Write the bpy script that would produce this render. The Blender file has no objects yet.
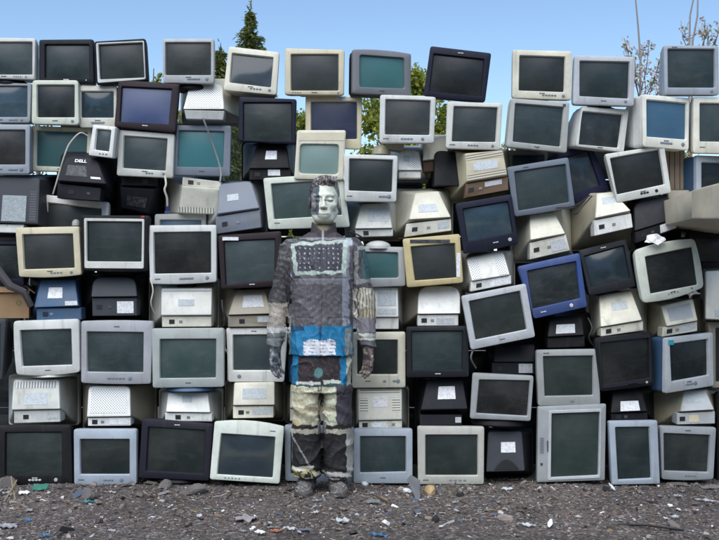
import bpy, bmesh, math, random
import numpy as np
from mathutils import Vector, Matrix
R = math.radians
C = bpy.context.scene.collection
scene = bpy.context.scene

# ------------------------------------------------------------------ camera
CAMY, CAMZ, FPX = -6.0, 1.2, 1074.0      # the pixel size is of the 719 px wide photograph
cam_d = bpy.data.cameras.new('camera')
cam_d.sensor_width = 36.0
cam_d.lens = 36.0 * FPX / 719.0
cam_d.clip_end = 2000
cam = bpy.data.objects.new('camera', cam_d); C.objects.link(cam)
cam.location = (0, CAMY, CAMZ); cam.rotation_euler = (R(90), 0, 0)
scene.camera = cam

# ------------------------------------------------------------------ sky, sun, exposure
SUN_EL, SUN_AZ = 52.0, 196.0      # azimuth clockwise from +Y: veiled sun high behind the camera
w = bpy.data.worlds.new("World"); scene.world = w; w.use_nodes = True
nt = w.node_tree
for n in list(nt.nodes): nt.nodes.remove(n)
wo = nt.nodes.new('ShaderNodeOutputWorld'); bg = nt.nodes.new('ShaderNodeBackground')
sky = nt.nodes.new('ShaderNodeTexSky'); sky.sky_type = 'NISHITA'; sky.sun_disc = False
sky.sun_elevation = R(SUN_EL); sky.sun_rotation = R(SUN_AZ)
sky.air_density = 1.0; sky.dust_density = 0.05; sky.ozone_density = 3.5
bg.inputs['Strength'].default_value = 0.055
nt.links.new(sky.outputs[0], bg.inputs[0]); nt.links.new(bg.outputs[0], wo.inputs[0])
sd = bpy.data.lights.new('sun', 'SUN'); sd.energy = 1.5; sd.angle = R(65); sd.color = (1, .98, .945)
sun = bpy.data.objects.new('sun', sd); C.objects.link(sun)
el, az = R(SUN_EL), R(SUN_AZ)
to_sun = Vector((math.sin(az) * math.cos(el), math.cos(az) * math.cos(el), math.sin(el)))
sun.rotation_euler = to_sun.to_track_quat('Z', 'Y').to_euler()
sun.location = (3, 8, 12)
scene.view_settings.view_transform = 'Standard'; scene.view_settings.look = 'None'
scene.view_settings.gamma = 1.0; scene.view_settings.use_curve_mapping = False
scene.view_settings.exposure = 1.52
scene.cycles.max_bounces = 6; scene.cycles.diffuse_bounces = 3; scene.cycles.glossy_bounces = 3

rnd = random.Random(7); nrs = np.random.RandomState(11)

# ------------------------------------------------------------------ helpers
def P(px, py, y=0.0):
    d = y - CAMY
    return Vector(((px - 359.5) * d / FPX, y, CAMZ + (270.0 - py) * d / FPX))

def mesh(name, verts, faces, mats, parent=None, midx=None, smooth=True, angle=35):
    me = bpy.data.meshes.new(name)
    me.from_pydata([tuple(v) for v in verts], [], [tuple(f) for f in faces])
    for m in (mats if isinstance(mats, (list, tuple)) else [mats]): me.materials.append(m)
    if midx is not None: me.polygons.foreach_set('material_index', list(midx))
    if smooth:
        me.shade_smooth(); me.set_sharp_from_angle(angle=R(angle))
    me.update()
    o = bpy.data.objects.new(name, me); C.objects.link(o)
    if parent is not None: o.parent = parent
    return o

def tag(o, label, cat, group=None, kind=None):
    if label: o['label'] = label
    if cat: o['category'] = cat
    if group: o['group'] = group
    if kind: o['kind'] = kind
    return o

def thing(name, label, cat, loc=(0, 0, 0), rot=(0, 0, 0), group=None):
    o = bpy.data.objects.new(name, None); C.objects.link(o)
    o.location = loc; o.rotation_euler = rot; o.empty_display_size = .1
    return tag(o, label, cat, group)

class MB:                                   # collects pieces of ONE mesh
    def __init__(s): s.v = []; s.f = []; s.m = []
    def add(s, vs, fs, mi=0):
        b = len(s.v); s.v += [tuple(v) for v in vs]
        s.f += [tuple(i + b for i in f) for f in fs]; s.m += [mi] * len(fs)
    def rings(s, rings, mi=0, cap0=False, cap1=False):
        n = len(rings[0]); b = len(s.v)
        for r in rings: s.v += [tuple(p) for p in r]
        for k in range(len(rings) - 1):
            for i in range(n):
                j = (i + 1) % n
                s.f.append((b + k*n + i, b + k*n + j, b + (k+1)*n + j, b + (k+1)*n + i)); s.m.append(mi)
        if cap0: s.f.append(tuple(b + i for i in reversed(range(n)))); s.m.append(mi)
        if cap1: s.f.append(tuple(b + (len(rings)-1)*n + i for i in range(n))); s.m.append(mi)
    def box(s, c, h, mi=0, rot=None):
        vs = [Vector((sx*h[0], sy*h[1], sz*h[2])) for sx in (-1, 1) for sy in (-1, 1) for sz in (-1, 1)]
        if rot is not None: vs = [rot @ v for v in vs]
        vs = [v + Vector(c) for v in vs]
        s.add(vs, [(0,1,3,2),(4,6,7,5),(0,4,5,1),(2,3,7,6),(0,2,6,4),(1,5,7,3)], mi)
    def tube(s, pts, r, n=8, mi=0, r1=None):
        pts = [Vector(p) for p in pts]; rings = []
        for i, p in enumerate(pts):
            t = (pts[min(i+1, len(pts)-1)] - pts[max(i-1, 0)]).normalized()
            a = t.orthogonal().normalized() if i == 0 else (a - t * a.dot(t)).normalized()
            b = t.cross(a); rr = r if r1 is None else r + (r1 - r) * i / max(1, len(pts) - 1)
            rings.append([p + (a*math.cos(2*math.pi*k/n) + b*math.sin(2*math.pi*k/n)) * rr for k in range(n)])
        s.rings(rings, mi, True, True)
    def build(s, name, mats, parent=None, smooth=True, angle=35):
        return mesh(name, s.v, s.f, mats, parent, s.m, smooth, angle)

def rounded(c, r, seg=4, esub=4, bow=(0, 0, 0, 0)):
    """closed ring through the 4 corners TL TR BR BL with rounded corners; 3D points"""
    c = [np.array(p, float) for p in c]; out = []
    rr = r if isinstance(r, (tuple, list)) else (r,)*4
    for i in range(4):
        p, q, s = c[i-1], c[i], c[(i+1) % 4]
        l0, l1 = np.linalg.norm(p-q), np.linalg.norm(s-q)
        r0 = min(rr[i], l0*.48); r1 = min(rr[i], l1*.48)
        A = q + (p-q)/l0*r0; B = q + (s-q)/l1*r1
        for k in range(seg+1):
            t = k/seg; out.append((1-t)**2*A + 2*t*(1-t)*q + t*t*B)
        rn = min(rr[(i+1) % 4], l1*.48); E = s + (q-s)/l1*rn
        d = (s-q)/l1; nrm = np.array((d[2]*-1, 0, d[0]))
        for k in range(1, esub+1):
            t = k/(esub+1); out.append(B + (E-B)*t + nrm*bow[i]*4*t*(1-t))
    return out

def shrink(c, d):
    c = [np.array(p, float) for p in c]; m = sum(c)/4
    wd = np.linalg.norm(c[1]-c[0]); ht = np.linalg.norm(c[3]-c[0])
    ux = (c[1]-c[0])/wd; out = []
    for p in c:
        v = p-m; a = ux*v.dot(ux); b = v-a
        out.append(m + a*(1-2*d/wd) + b*(1-2*d/ht))
    return out

def setY(ring, y): return [np.array((p[0], y, p[2])) for p in ring]
def addY(ring, y): return [np.array((p[0], p[1]+y, p[2])) for p in ring]
def bil(q, u, v):                                   # u right, v down
    q = [np.array(p, float) for p in q]
    return (q[0]*(1-u)+q[1]*u)*(1-v) + (q[3]*(1-u)+q[2]*u)*v

# ------------------------------------------------------------------ materials
def nodes(name):
    m = bpy.data.materials.new(name); m.use_nodes = True; t = m.node_tree
    return m, t, t.nodes['Principled BSDF'], lambda a, b: t.links.new(a, b)
def N(t, kind, **kw):
    n = t.nodes.new(kind)
    for k, v in kw.items():
        if k in n.inputs: n.inputs[k].default_value = v
        else: setattr(n, k, v)
    return n
def ramp(t, stops):
    n = t.nodes.new('ShaderNodeValToRGB'); e = n.color_ramp.elements
    while len(e) < len(stops): e.new(.5)
    for el_, (p, c) in zip(e, stops): el_.position = p; el_.color = c if len(c) == 4 else (*c, 1)
    return n
def mix(t, kind='MIX'):
    n = t.nodes.new('ShaderNodeMix'); n.data_type = 'RGBA'; n.blend_type = kind
    return n      # inputs 0 factor, 6 A, 7 B, output 2
def coords(t, shift=True):
    tc = t.nodes.new('ShaderNodeTexCoord')
    if not shift: return tc.outputs['Object']
    oi = t.nodes.new('ShaderNodeObjectInfo'); ml = N(t, 'ShaderNodeMath', operation='MULTIPLY'); ml.inputs[1].default_value = 37.0
    t.links.new(oi.outputs['Random'], ml.inputs[0])
    ad = N(t, 'ShaderNodeVectorMath', operation='ADD')
    t.links.new(tc.outputs['Object'], ad.inputs[0]); t.links.new(ml.outputs[0], ad.inputs[1])
    return ad.outputs[0]

PAL = dict(white=(.77,.785,.77), cream=(.68,.67,.58), beige=(.63,.58,.43), sand=(.47,.43,.33), gray=(.39,.41,.415), ltgray=(.61,.63,.615),
    silver=(.46,.485,.515), bluegray=(.31,.355,.42), greenwhite=(.63,.68,.61), black=(.007,.007,.009), charcoal=(.014,.016,.021),
    navy=(.011,.013,.028), purple=(.017,.016,.027), maroon=(.024,.016,.020), blue=(.020,.060,.215), denim=(.025,.085,.18),
    tan=(.30,.27,.21), gold=(.55,.46,.24), lav=(.50,.52,.555), midgray=(.16,.17,.19), paleblue=(.36,.42,.50), dimsilver=(.30,.325,.345), mauve=(.37,.39,.45), dimcream=(.47,.47,.42), sage=(.36,.40,.39), iron=(.050,.055,.066), slate=(.17,.20,.25), steel=(.12,.15,.19), peri=(.016,.018,.050))  # paleblue to sage: lower-row hues, dimmed to stand in for weaker light there
_pc = {}
def plastic(key, rough=.5, dirt=.55):
    k = (key, rough, dirt)
    if k in _pc: return _pc[k]
    col = PAL[key] if isinstance(key, str) else key
    m, t, b, L = nodes('plastic_' + (key if isinstance(key, str) else 'tone'))
    co = coords(t)
    n1 = N(t, 'ShaderNodeTexNoise', Scale=7.0, Detail=8.0, Roughness=.65); L(co, n1.inputs['Vector'])
    r1 = ramp(t, [(.36, (1,1,1)), (.64, (0,0,0))]); L(n1.outputs['Fac'], r1.inputs[0])
    n2 = N(t, 'ShaderNodeTexNoise', Scale=60.0, Detail=4.0, Roughness=.7); L(co, n2.inputs['Vector'])
    r2 = ramp(t, [(.60, (0,0,0)), (.70, (1,1,1))]); L(n2.outputs['Fac'], r2.inputs[0])
    bright = sum(col)/3
    dcol = (.16,.14,.11) if bright > .08 else (.040,.039,.038)
    x1 = mix(t); x1.inputs[6].default_value = (*col, 1); x1.inputs[7].default_value = tuple(c*(1-dirt*.45)+d*dirt*.3 for c, d in zip(col, dcol)) + (1,)
    L(r1.outputs[0], x1.inputs[0])
    x2 = mix(t); L(x1.outputs[2], x2.inputs[6]); x2.inputs[7].default_value = (*dcol, 1)
    mf = N(t, 'ShaderNodeMath', operation='MULTIPLY'); mf.inputs[1].default_value = dirt*.5
    L(r2.outputs[0], mf.inputs[0]); L(mf.outputs[0], x2.inputs[0])
    # a few long drip streaks
    mp = N(t, 'ShaderNodeMapping'); mp.inputs['Scale'].default_value = (26, 26, 2.2); L(co, mp.inputs[0])
    n3 = N(t, 'ShaderNodeTexNoise', Scale=1.0, Detail=3.0); L(mp.outputs[0], n3.inputs['Vector'])
    r3 = ramp(t, [(.58, (0,0,0)), (.74, (1,1,1))]); L(n3.outputs['Fac'], r3.inputs[0])
    mf3 = N(t, 'ShaderNodeMath', operation='MULTIPLY'); mf3.inputs[1].default_value = dirt*.55
    L(r3.outputs[0], mf3.inputs[0])
    x3 = mix(t); L(mf3.outputs[0], x3.inputs[0]); L(x2.outputs[2], x3.inputs[6]); x3.inputs[7].default_value = (*dcol, 1)
    if bright > .3:       # old plastic yellows unevenly, each piece by its own amount
        oi = t.nodes.new('ShaderNodeObjectInfo'); n5 = N(t, 'ShaderNodeTexNoise', Scale=2.6, Detail=3.0); L(co, n5.inputs['Vector'])
        mm = N(t, 'ShaderNodeMath', operation='MULTIPLY'); L(oi.outputs['Random'], mm.inputs[0]); L(n5.outputs['Fac'], mm.inputs[1])
        x4 = mix(t, 'MULTIPLY'); L(mm.outputs[0], x4.inputs[0]); L(x3.outputs[2], x4.inputs[6]); x4.inputs[7].default_value = (1.0, .95, .80, 1); x3 = x4
    L(x3.outputs[2], b.inputs['Base Color'])
    rr = N(t, 'ShaderNodeMapRange'); rr.inputs[3].default_value = rough-.1; rr.inputs[4].default_value = rough+.2
    L(n1.outputs['Fac'], rr.inputs[0]); L(rr.outputs[0], b.inputs['Roughness'])
    b.inputs['Specular IOR Level'].default_value = .5 if bright > .08 else .18
    bp = N(t, 'ShaderNodeBump', Strength=.12, Distance=.002); n4 = N(t, 'ShaderNodeTexNoise', Scale=350.0, Detail=2.0)
    L(co, n4.inputs['Vector']); L(n4.outputs['Fac'], bp.inputs['Height']); L(bp.outputs[0], b.inputs['Normal'])
    _pc[k] = m; return m

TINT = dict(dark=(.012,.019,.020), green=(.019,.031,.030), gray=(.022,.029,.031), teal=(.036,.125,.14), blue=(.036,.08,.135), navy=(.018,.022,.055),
            violet=(.024,.050,.155), slate=(.024,.038,.052), black=(.006,.008,.009), mint=(.11,.145,.135))  # teal, blue and violet put reflected sky into the glass colour
_sc = {}
def glass(key):
    if key in _sc: return _sc[key]
    col = TINT[key]; m, t, b, L = nodes('screen_glass_' + key)
    co = coords(t)
    n1 = N(t, 'ShaderNodeTexNoise', Scale=5.0, Detail=7.0, Roughness=.7); L(co, n1.inputs['Vector'])
    r1 = ramp(t, [(.42, (0,0,0)), (.75, (1,1,1))]); L(n1.outputs['Fac'], r1.inputs[0])
    x = mix(t); x.inputs[6].default_value = (*col, 1); x.inputs[7].default_value = tuple(c*.8+.022 for c in col)+(1,)
    L(r1.outputs[0], x.inputs[0])
    n2 = N(t, 'ShaderNodeTexNoise', Scale=140.0, Detail=2.0); L(co, n2.inputs['Vector'])
    r2 = ramp(t, [(.68, (0,0,0)), (.76, (1,1,1))]); L(n2.outputs['Fac'], r2.inputs[0])
    mf = N(t, 'ShaderNodeMath', operation='MULTIPLY'); mf.inputs[1].default_value = .25; L(r2.outputs[0], mf.inputs[0])
    x2 = mix(t); L(mf.outputs[0], x2.inputs[0]); L(x.outputs[2], x2.inputs[6]); x2.inputs[7].default_value = (.16,.15,.13,1)
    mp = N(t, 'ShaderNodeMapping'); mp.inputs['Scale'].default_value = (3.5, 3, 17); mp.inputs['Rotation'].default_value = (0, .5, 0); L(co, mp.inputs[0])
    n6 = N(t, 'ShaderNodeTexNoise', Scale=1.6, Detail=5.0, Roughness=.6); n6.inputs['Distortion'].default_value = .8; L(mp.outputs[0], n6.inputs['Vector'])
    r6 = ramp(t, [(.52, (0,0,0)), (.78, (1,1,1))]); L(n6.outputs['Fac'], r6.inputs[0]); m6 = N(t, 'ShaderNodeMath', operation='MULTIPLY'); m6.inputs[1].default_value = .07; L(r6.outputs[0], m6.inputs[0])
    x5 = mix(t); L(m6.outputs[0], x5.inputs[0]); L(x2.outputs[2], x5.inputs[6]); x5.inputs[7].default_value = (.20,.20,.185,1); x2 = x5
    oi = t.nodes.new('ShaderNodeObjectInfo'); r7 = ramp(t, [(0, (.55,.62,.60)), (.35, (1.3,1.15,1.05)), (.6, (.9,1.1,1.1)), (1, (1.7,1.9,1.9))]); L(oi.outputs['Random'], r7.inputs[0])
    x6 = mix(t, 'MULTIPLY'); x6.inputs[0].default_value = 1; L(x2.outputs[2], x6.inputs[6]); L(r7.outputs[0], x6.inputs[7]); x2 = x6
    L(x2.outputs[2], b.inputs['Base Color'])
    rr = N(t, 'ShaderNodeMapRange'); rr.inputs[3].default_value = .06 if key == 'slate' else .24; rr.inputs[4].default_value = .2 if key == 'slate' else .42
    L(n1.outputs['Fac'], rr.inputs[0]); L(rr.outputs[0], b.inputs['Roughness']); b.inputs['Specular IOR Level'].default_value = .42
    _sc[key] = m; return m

def simple(name, col, rough=.6, metal=0.0, noise=.25, scale=20):
    m, t, b, L = nodes(name); co = coords(t)
    n1 = N(t, 'ShaderNodeTexNoise', Scale=float(scale), Detail=6.0); L(co, n1.inputs['Vector'])
    x = mix(t); x.inputs[6].default_value = tuple(c*(1-noise) for c in col)+(1,); x.inputs[7].default_value = tuple(min(1, c*(1+noise)) for c in col)+(1,)
    L(n1.outputs['Fac'], x.inputs[0]); L(x.outputs[2], b.inputs['Base Color'])
    b.inputs['Roughness'].default_value = rough; b.inputs['Metallic'].default_value = metal
    return m

def vent_mat(key, style):
    k = ('vent', key, style)
    if k in _pc: return _pc[k]
    col = PAL[key]; m, t, b, L = nodes('vents_' + key + '_' + style)
    sp = N(t, 'ShaderNodeSeparateXYZ'); L(coords(t, False), sp.inputs[0])
    def wave(o, period):
        a = N(t, 'ShaderNodeMath', operation='MULTIPLY'); a.inputs[1].default_value = 2*math.pi/period; L(o, a.inputs[0])
        s = N(t, 'ShaderNodeMath', operation='SINE'); L(a.outputs[0], s.inputs[0]); return s.outputs[0]
    if style == 'dots':
        a = N(t, 'ShaderNodeMath', operation='MULTIPLY'); L(wave(sp.outputs[0], .0145), a.inputs[0]); L(wave(sp.outputs[2], .0145), a.inputs[1]); v = a.outputs[0]; th = .28
    elif style == 'slots': v = wave(sp.outputs[2], .014); th = .25
    else: v = wave(sp.outputs[0], .016); th = .3
    g = N(t, 'ShaderNodeMath', operation='GREATER_THAN'); g.inputs[1].default_value = th; L(v, g.inputs[0])
    x = mix(t); x.inputs[6].default_value = (*col, 1); x.inputs[7].default_value = tuple(c*.3 for c in col)+(1,)
    L(g.outputs[0], x.inputs[0]); L(x.outputs[2], b.inputs['Base Color']); b.inputs['Roughness'].default_value = .6
    bp = N(t, 'ShaderNodeBump', Strength=.6, Distance=.004); bp.invert = True
    L(g.outputs[0], bp.inputs['Height']); L(bp.outputs[0], b.inputs['Normal'])
    _pc[k] = m; return m

def print_mat(name, base, ink, sx=210.0, sz=150.0):
    """small print nobody can read: rows of broken ink marks"""
    m, t, b, L = nodes(name); co = coords(t)
    mp = N(t, 'ShaderNodeMapping'); mp.inputs['Scale'].default_value = (sx, 1, sz); L(co, mp.inputs[0])
    br = N(t, 'ShaderNodeTexBrick', Scale=1.0); br.offset = .37; br.inputs['Mortar Size'].default_value = .24
    br.inputs['Brick Width'].default_value = 1.3; br.inputs['Row Height'].default_value = 1.0; br.inputs['Bias'].default_value = -.1
    sw = N(t, 'ShaderNodeVectorRotate', rotation_type='X_AXIS'); sw.inputs['Angle'].default_value = R(90)
    L(mp.outputs[0], sw.inputs[0]); L(sw.outputs[0], br.inputs['Vector'])
    br.inputs['Color1'].default_value = (1,1,1,1); br.inputs['Color2'].default_value = (0,0,0,1); br.inputs['Mortar'].default_value = (0,0,0,1)
    n1 = N(t, 'ShaderNodeTexNoise', Scale=70.0, Detail=3.0); L(co, n1.inputs['Vector'])
    r1 = ramp(t, [(.42, (0,0,0)), (.52, (1,1,1))]); L(n1.outputs['Fac'], r1.inputs[0])
    mu = N(t, 'ShaderNodeMath', operation='MULTIPLY'); L(br.outputs['Color'], mu.inputs[0]); L(r1.outputs[0], mu.inputs[1])
    x = mix(t); x.inputs[6].default_value = (*base, 1); x.inputs[7].default_value = (*ink, 1)
    L(mu.outputs[0], x.inputs[0]); L(x.outputs[2], b.inputs['Base Color']); b.inputs['Roughness'].default_value = .55
    return m
M_sticker = print_mat('printed_white_sticker', (.74,.75,.76), (.24,.24,.26))
M_silver_sticker = print_mat('printed_silver_sticker', (.48,.50,.52), (.20,.21,.22))
M_darkprint = print_mat('printed_dark_plate', (.020,.021,.026), (.16,.17,.18))
M_grayprint = print_mat('printed_gray_plate', (.46,.50,.52), (.20,.23,.25))
M_black = simple('black_rubber', (.012,.012,.013), .6)
M_socket = simple('socket_black', (.010,.010,.011), .45)
M_port = simple('port_metal', (.35,.36,.38), .35, .8)
M_ink = simple('dark_ink', (.06,.06,.07), .6)
M_lightink = simple('light_ink', (.62,.63,.64), .6)
M_gasket = simple('screen_gasket', (.010,.010,.011), .5)

# ------------------------------------------------------------------ monitors
WALL = 'monitors stacked in the wall'
def localise(pts, org, roll):
    c, s = math.cos(roll), math.sin(roll); out = []
    for p in pts:
        d = np.array(p, float) - np.array(org)
        out.append(np.array((d[0]*c + d[2]*s, d[1], -d[0]*s + d[2]*c)))
    return out

def monitor(label, y, outer, screen, col, tint='dark', yaw=0, pitch=0, side=None, bd=.06, r=.014, bow=(0,0,0,0), rin=.006,
            frame=None, btn=(.72, 4, .035), power=.86, logo=(.5, 'b'), base=None, depth=.30, sticker=None, inner=None, btncol=None, name='crt_monitor', bulge=.009):
    q = [P(outer[i], outer[i+1], y) for i in range(0, 8, 2)]
    if len(screen) == 4: l, t_, r_, b_ = screen; screen = (l, t_, r_, t_, r_, b_, l, b_)
    s = [P(screen[i], screen[i+1], y) for i in range(0, 8, 2)]
    org = (q[2] + q[3]) / 2; ev = q[2] - q[3]; roll = math.atan2(ev.z, ev.x)
    ql = localise(q, org, roll); sl = localise(s, org, roll)
    if yaw:
        k = 1/math.cos(R(yaw))
        for p in ql + sl: p[0] *= k
    root = thing(name, label, 'monitor', org, (0, 0, 0), WALL)
    root.rotation_euler = (Matrix.Rotation(R(yaw), 3, 'Z') @ Matrix.Rotation(-roll, 3, 'Y') @ Matrix.Rotation(R(-pitch), 3, 'X')).to_euler()
    wd = np.linalg.norm(ql[1]-ql[0]); ht = np.linalg.norm(ql[3]-ql[0])
    pm = plastic(col); sm = plastic(side or col)
    # bezel
    b = MB()
    rg = lambda c, rr, bw=(0,0,0,0): rounded(c, rr, 4, 4, bw)
    b.rings([setY(rg(shrink(sl, .002), rin), .020), setY(rg(sl, rin), .006), setY(rg(shrink(sl, -.004), rin+.003), 0.0),
             setY(rg(shrink(ql, .006), r, bow), 0.0), setY(rg(shrink(ql, .0018), r, bow), .0022), setY(rg(ql, r, bow), .008),
             setY(rg(ql, r, bow), .030)])
    b.build('bezel', [pm], root)
    if inner:                                                     # a contrasting frame set into the front
        il = localise([P(inner[1][i], inner[1][i+1], y) for i in range(0, 8, 2)], org, roll)
        f = MB(); f.rings([setY(rg(shrink(sl, .001), rin), .016), setY(rg(sl, rin), .002), setY(rg(shrink(sl, -.003), rin), -.004), setY(rg(shrink(il, .003), rin+.004), -.004), setY(rg(il, rin+.004), .001)])
        f.build('inner_frame', [plastic(inner[0])], root)
    # tube face
    us = [-1, -.975, -.9, -.75, -.55, -.3, 0, .3, .55, .75, .9, .975, 1]; vs = []; fs = []; mi = []
    se = shrink(sl, -.001); n = len(us)
    for v in us:
        for u in us:
            p = bil(se, (u+1)/2, (v+1)/2); p[1] = .017 - bulge*(1-u*u*.9)*(1-v*v*.9); vs.append(p)
    for j in range(n-1):
        for i in range(n-1):
            fs.append((j*n+i, (j+1)*n+i, (j+1)*n+i+1, j*n+i+1)); mi.append(1 if i in (0, n-2) or j in (0, n-2) else 0)
    mesh('screen', vs, fs, [glass(tint), M_gasket], root, mi, True, 60)
    # rear housing
    h = MB(); m = sum(ql)/4
    def sc(k, yy, dz=0): return [np.array((m[0]+(p[0]-m[0])*k, yy, m[2]+(p[2]-m[2])*k+dz)) for p in rg(ql, r+.006, bow)]
    D = depth
    h.rings([sc(.985, .026), sc(.985, bd), sc(.965, bd+.004), sc(.95, bd+.02), sc(.93, bd+.05), sc(.80, bd+D*.40, -.004), sc(.66, bd+D*.68, -.010), sc(.58, bd+D*.9, -.014), sc(.52, bd+D, -.016)], 0, False, True)
    h.build('rear_housing', [sm], root)
    # controls on the lower edge
    zb = lambda u: (bil(ql, u, 1)[2] + max(bil(sl, 0, 1)[2], bil(sl, 1, 1)[2])) / 2 - bow[2]*.3
    xb = lambda u: bil(ql, u, .97)[0]
    gap = min(sl[3][2], sl[2][2]) - max(ql[3][2], ql[2][2])
    hb = min(.006, max(.0025, gap*.11))
    bm = plastic(btncol) if btncol else plastic('slate' if sum(PAL[col]) > .35 else 'gray')
    if btn:
        u0, k, st = btn
        for i in range(k):
            g = MB(); x = xb(u0) + (i-(k-1)/2)*st*wd; rr = hb
            pts = lambda e, yy: [(x+math.cos(a)*rr*1.5*e, yy, zb(u0)+math.sin(a)*rr*e) for a in np.linspace(0, 2*math.pi, 13)[:-1]]
            g.rings([pts(1.1, .001), pts(1, -.003), pts(.8, -.004)], 0, False, True)
            bo = g.build('button', [bm], root)
            bo.data.flip_normals()
    if power:
        g = MB(); x = xb(power); rr = hb*1.7
        pts = lambda e, yy: [(x+math.cos(a)*rr*e, yy, zb(power)+math.sin(a)*rr*e) for a in np.linspace(0, 2*math.pi, 17)[:-1]]
        g.rings([pts(1.1, .001), pts(1, -.004), pts(.7, -.005)], 0, False, True)
        g.build('power_button', [bm], root).data.flip_normals()
    if logo:
        u, pos = logo; g = MB(); lm = M_ink if sum(PAL[col]) > .35 else M_lightink
        z0 = zb(u) if pos == 'b' else (bil(ql, u, 0)[2] + bil(sl, u, 0)[2])/2
        if pos == 'b' and btn and abs(u - btn[0]) < .2: z0 += gap*.22
        x0 = bil(ql, u, .97 if pos == 'b' else .03)[0]
        for i in range(5): g.box((x0 + (i-2)*.0062, -.0008, z0), (.0024, .0012, .0028 if i in (0, 3) else .0022))
        g.build('logo', [lm], root, False)
    if sticker:
        for (sx0, sy0, sx1, sy1, mt) in sticker:
            sp = localise([P(sx0, sy0, y), P(sx1, sy0, y), P(sx1, sy1, y), P(sx0, sy1, y)], org, 0 if False else roll)
            g = MB(); g.rings([setY(sp, -.0022), setY(sp, .002)], 0, True, False); o = g.build('sticker', [mt], root, False); o.data.flip_normals()
    if base:
        bc, wpx, hpx = base; k = (y-CAMY)/FPX; a = wpx*k/2; hh = hpx*k; g = MB()
        ring = lambda e, z: [(math.cos(t)*a*e, .12+math.sin(t)*min(a, .13)*e, z) for t in np.linspace(0, 2*math.pi, 25)[:-1]]
        g.rings([ring(.5, .03), ring(.8, .0), ring(.95, -hh*.3), ring(1, -hh*.8), ring(.97, -hh)], 0, True, True)
        g.build('swivel_base', [plastic(bc)], root)
    return root

def patch_box(q, u0, v0, u1, v1, lift, name, mat, parent, thick=.003):
    c = [bil(q, u, v) for u, v in ((u0, v0), (u1, v0), (u1, v1), (u0, v1))]
    g = MB(); g.rings([addY(c, -lift), addY(c, thick-lift)], 0, True, False)
    o = g.build(name, [mat], parent, False); o.data.flip_normals(); return o

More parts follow.
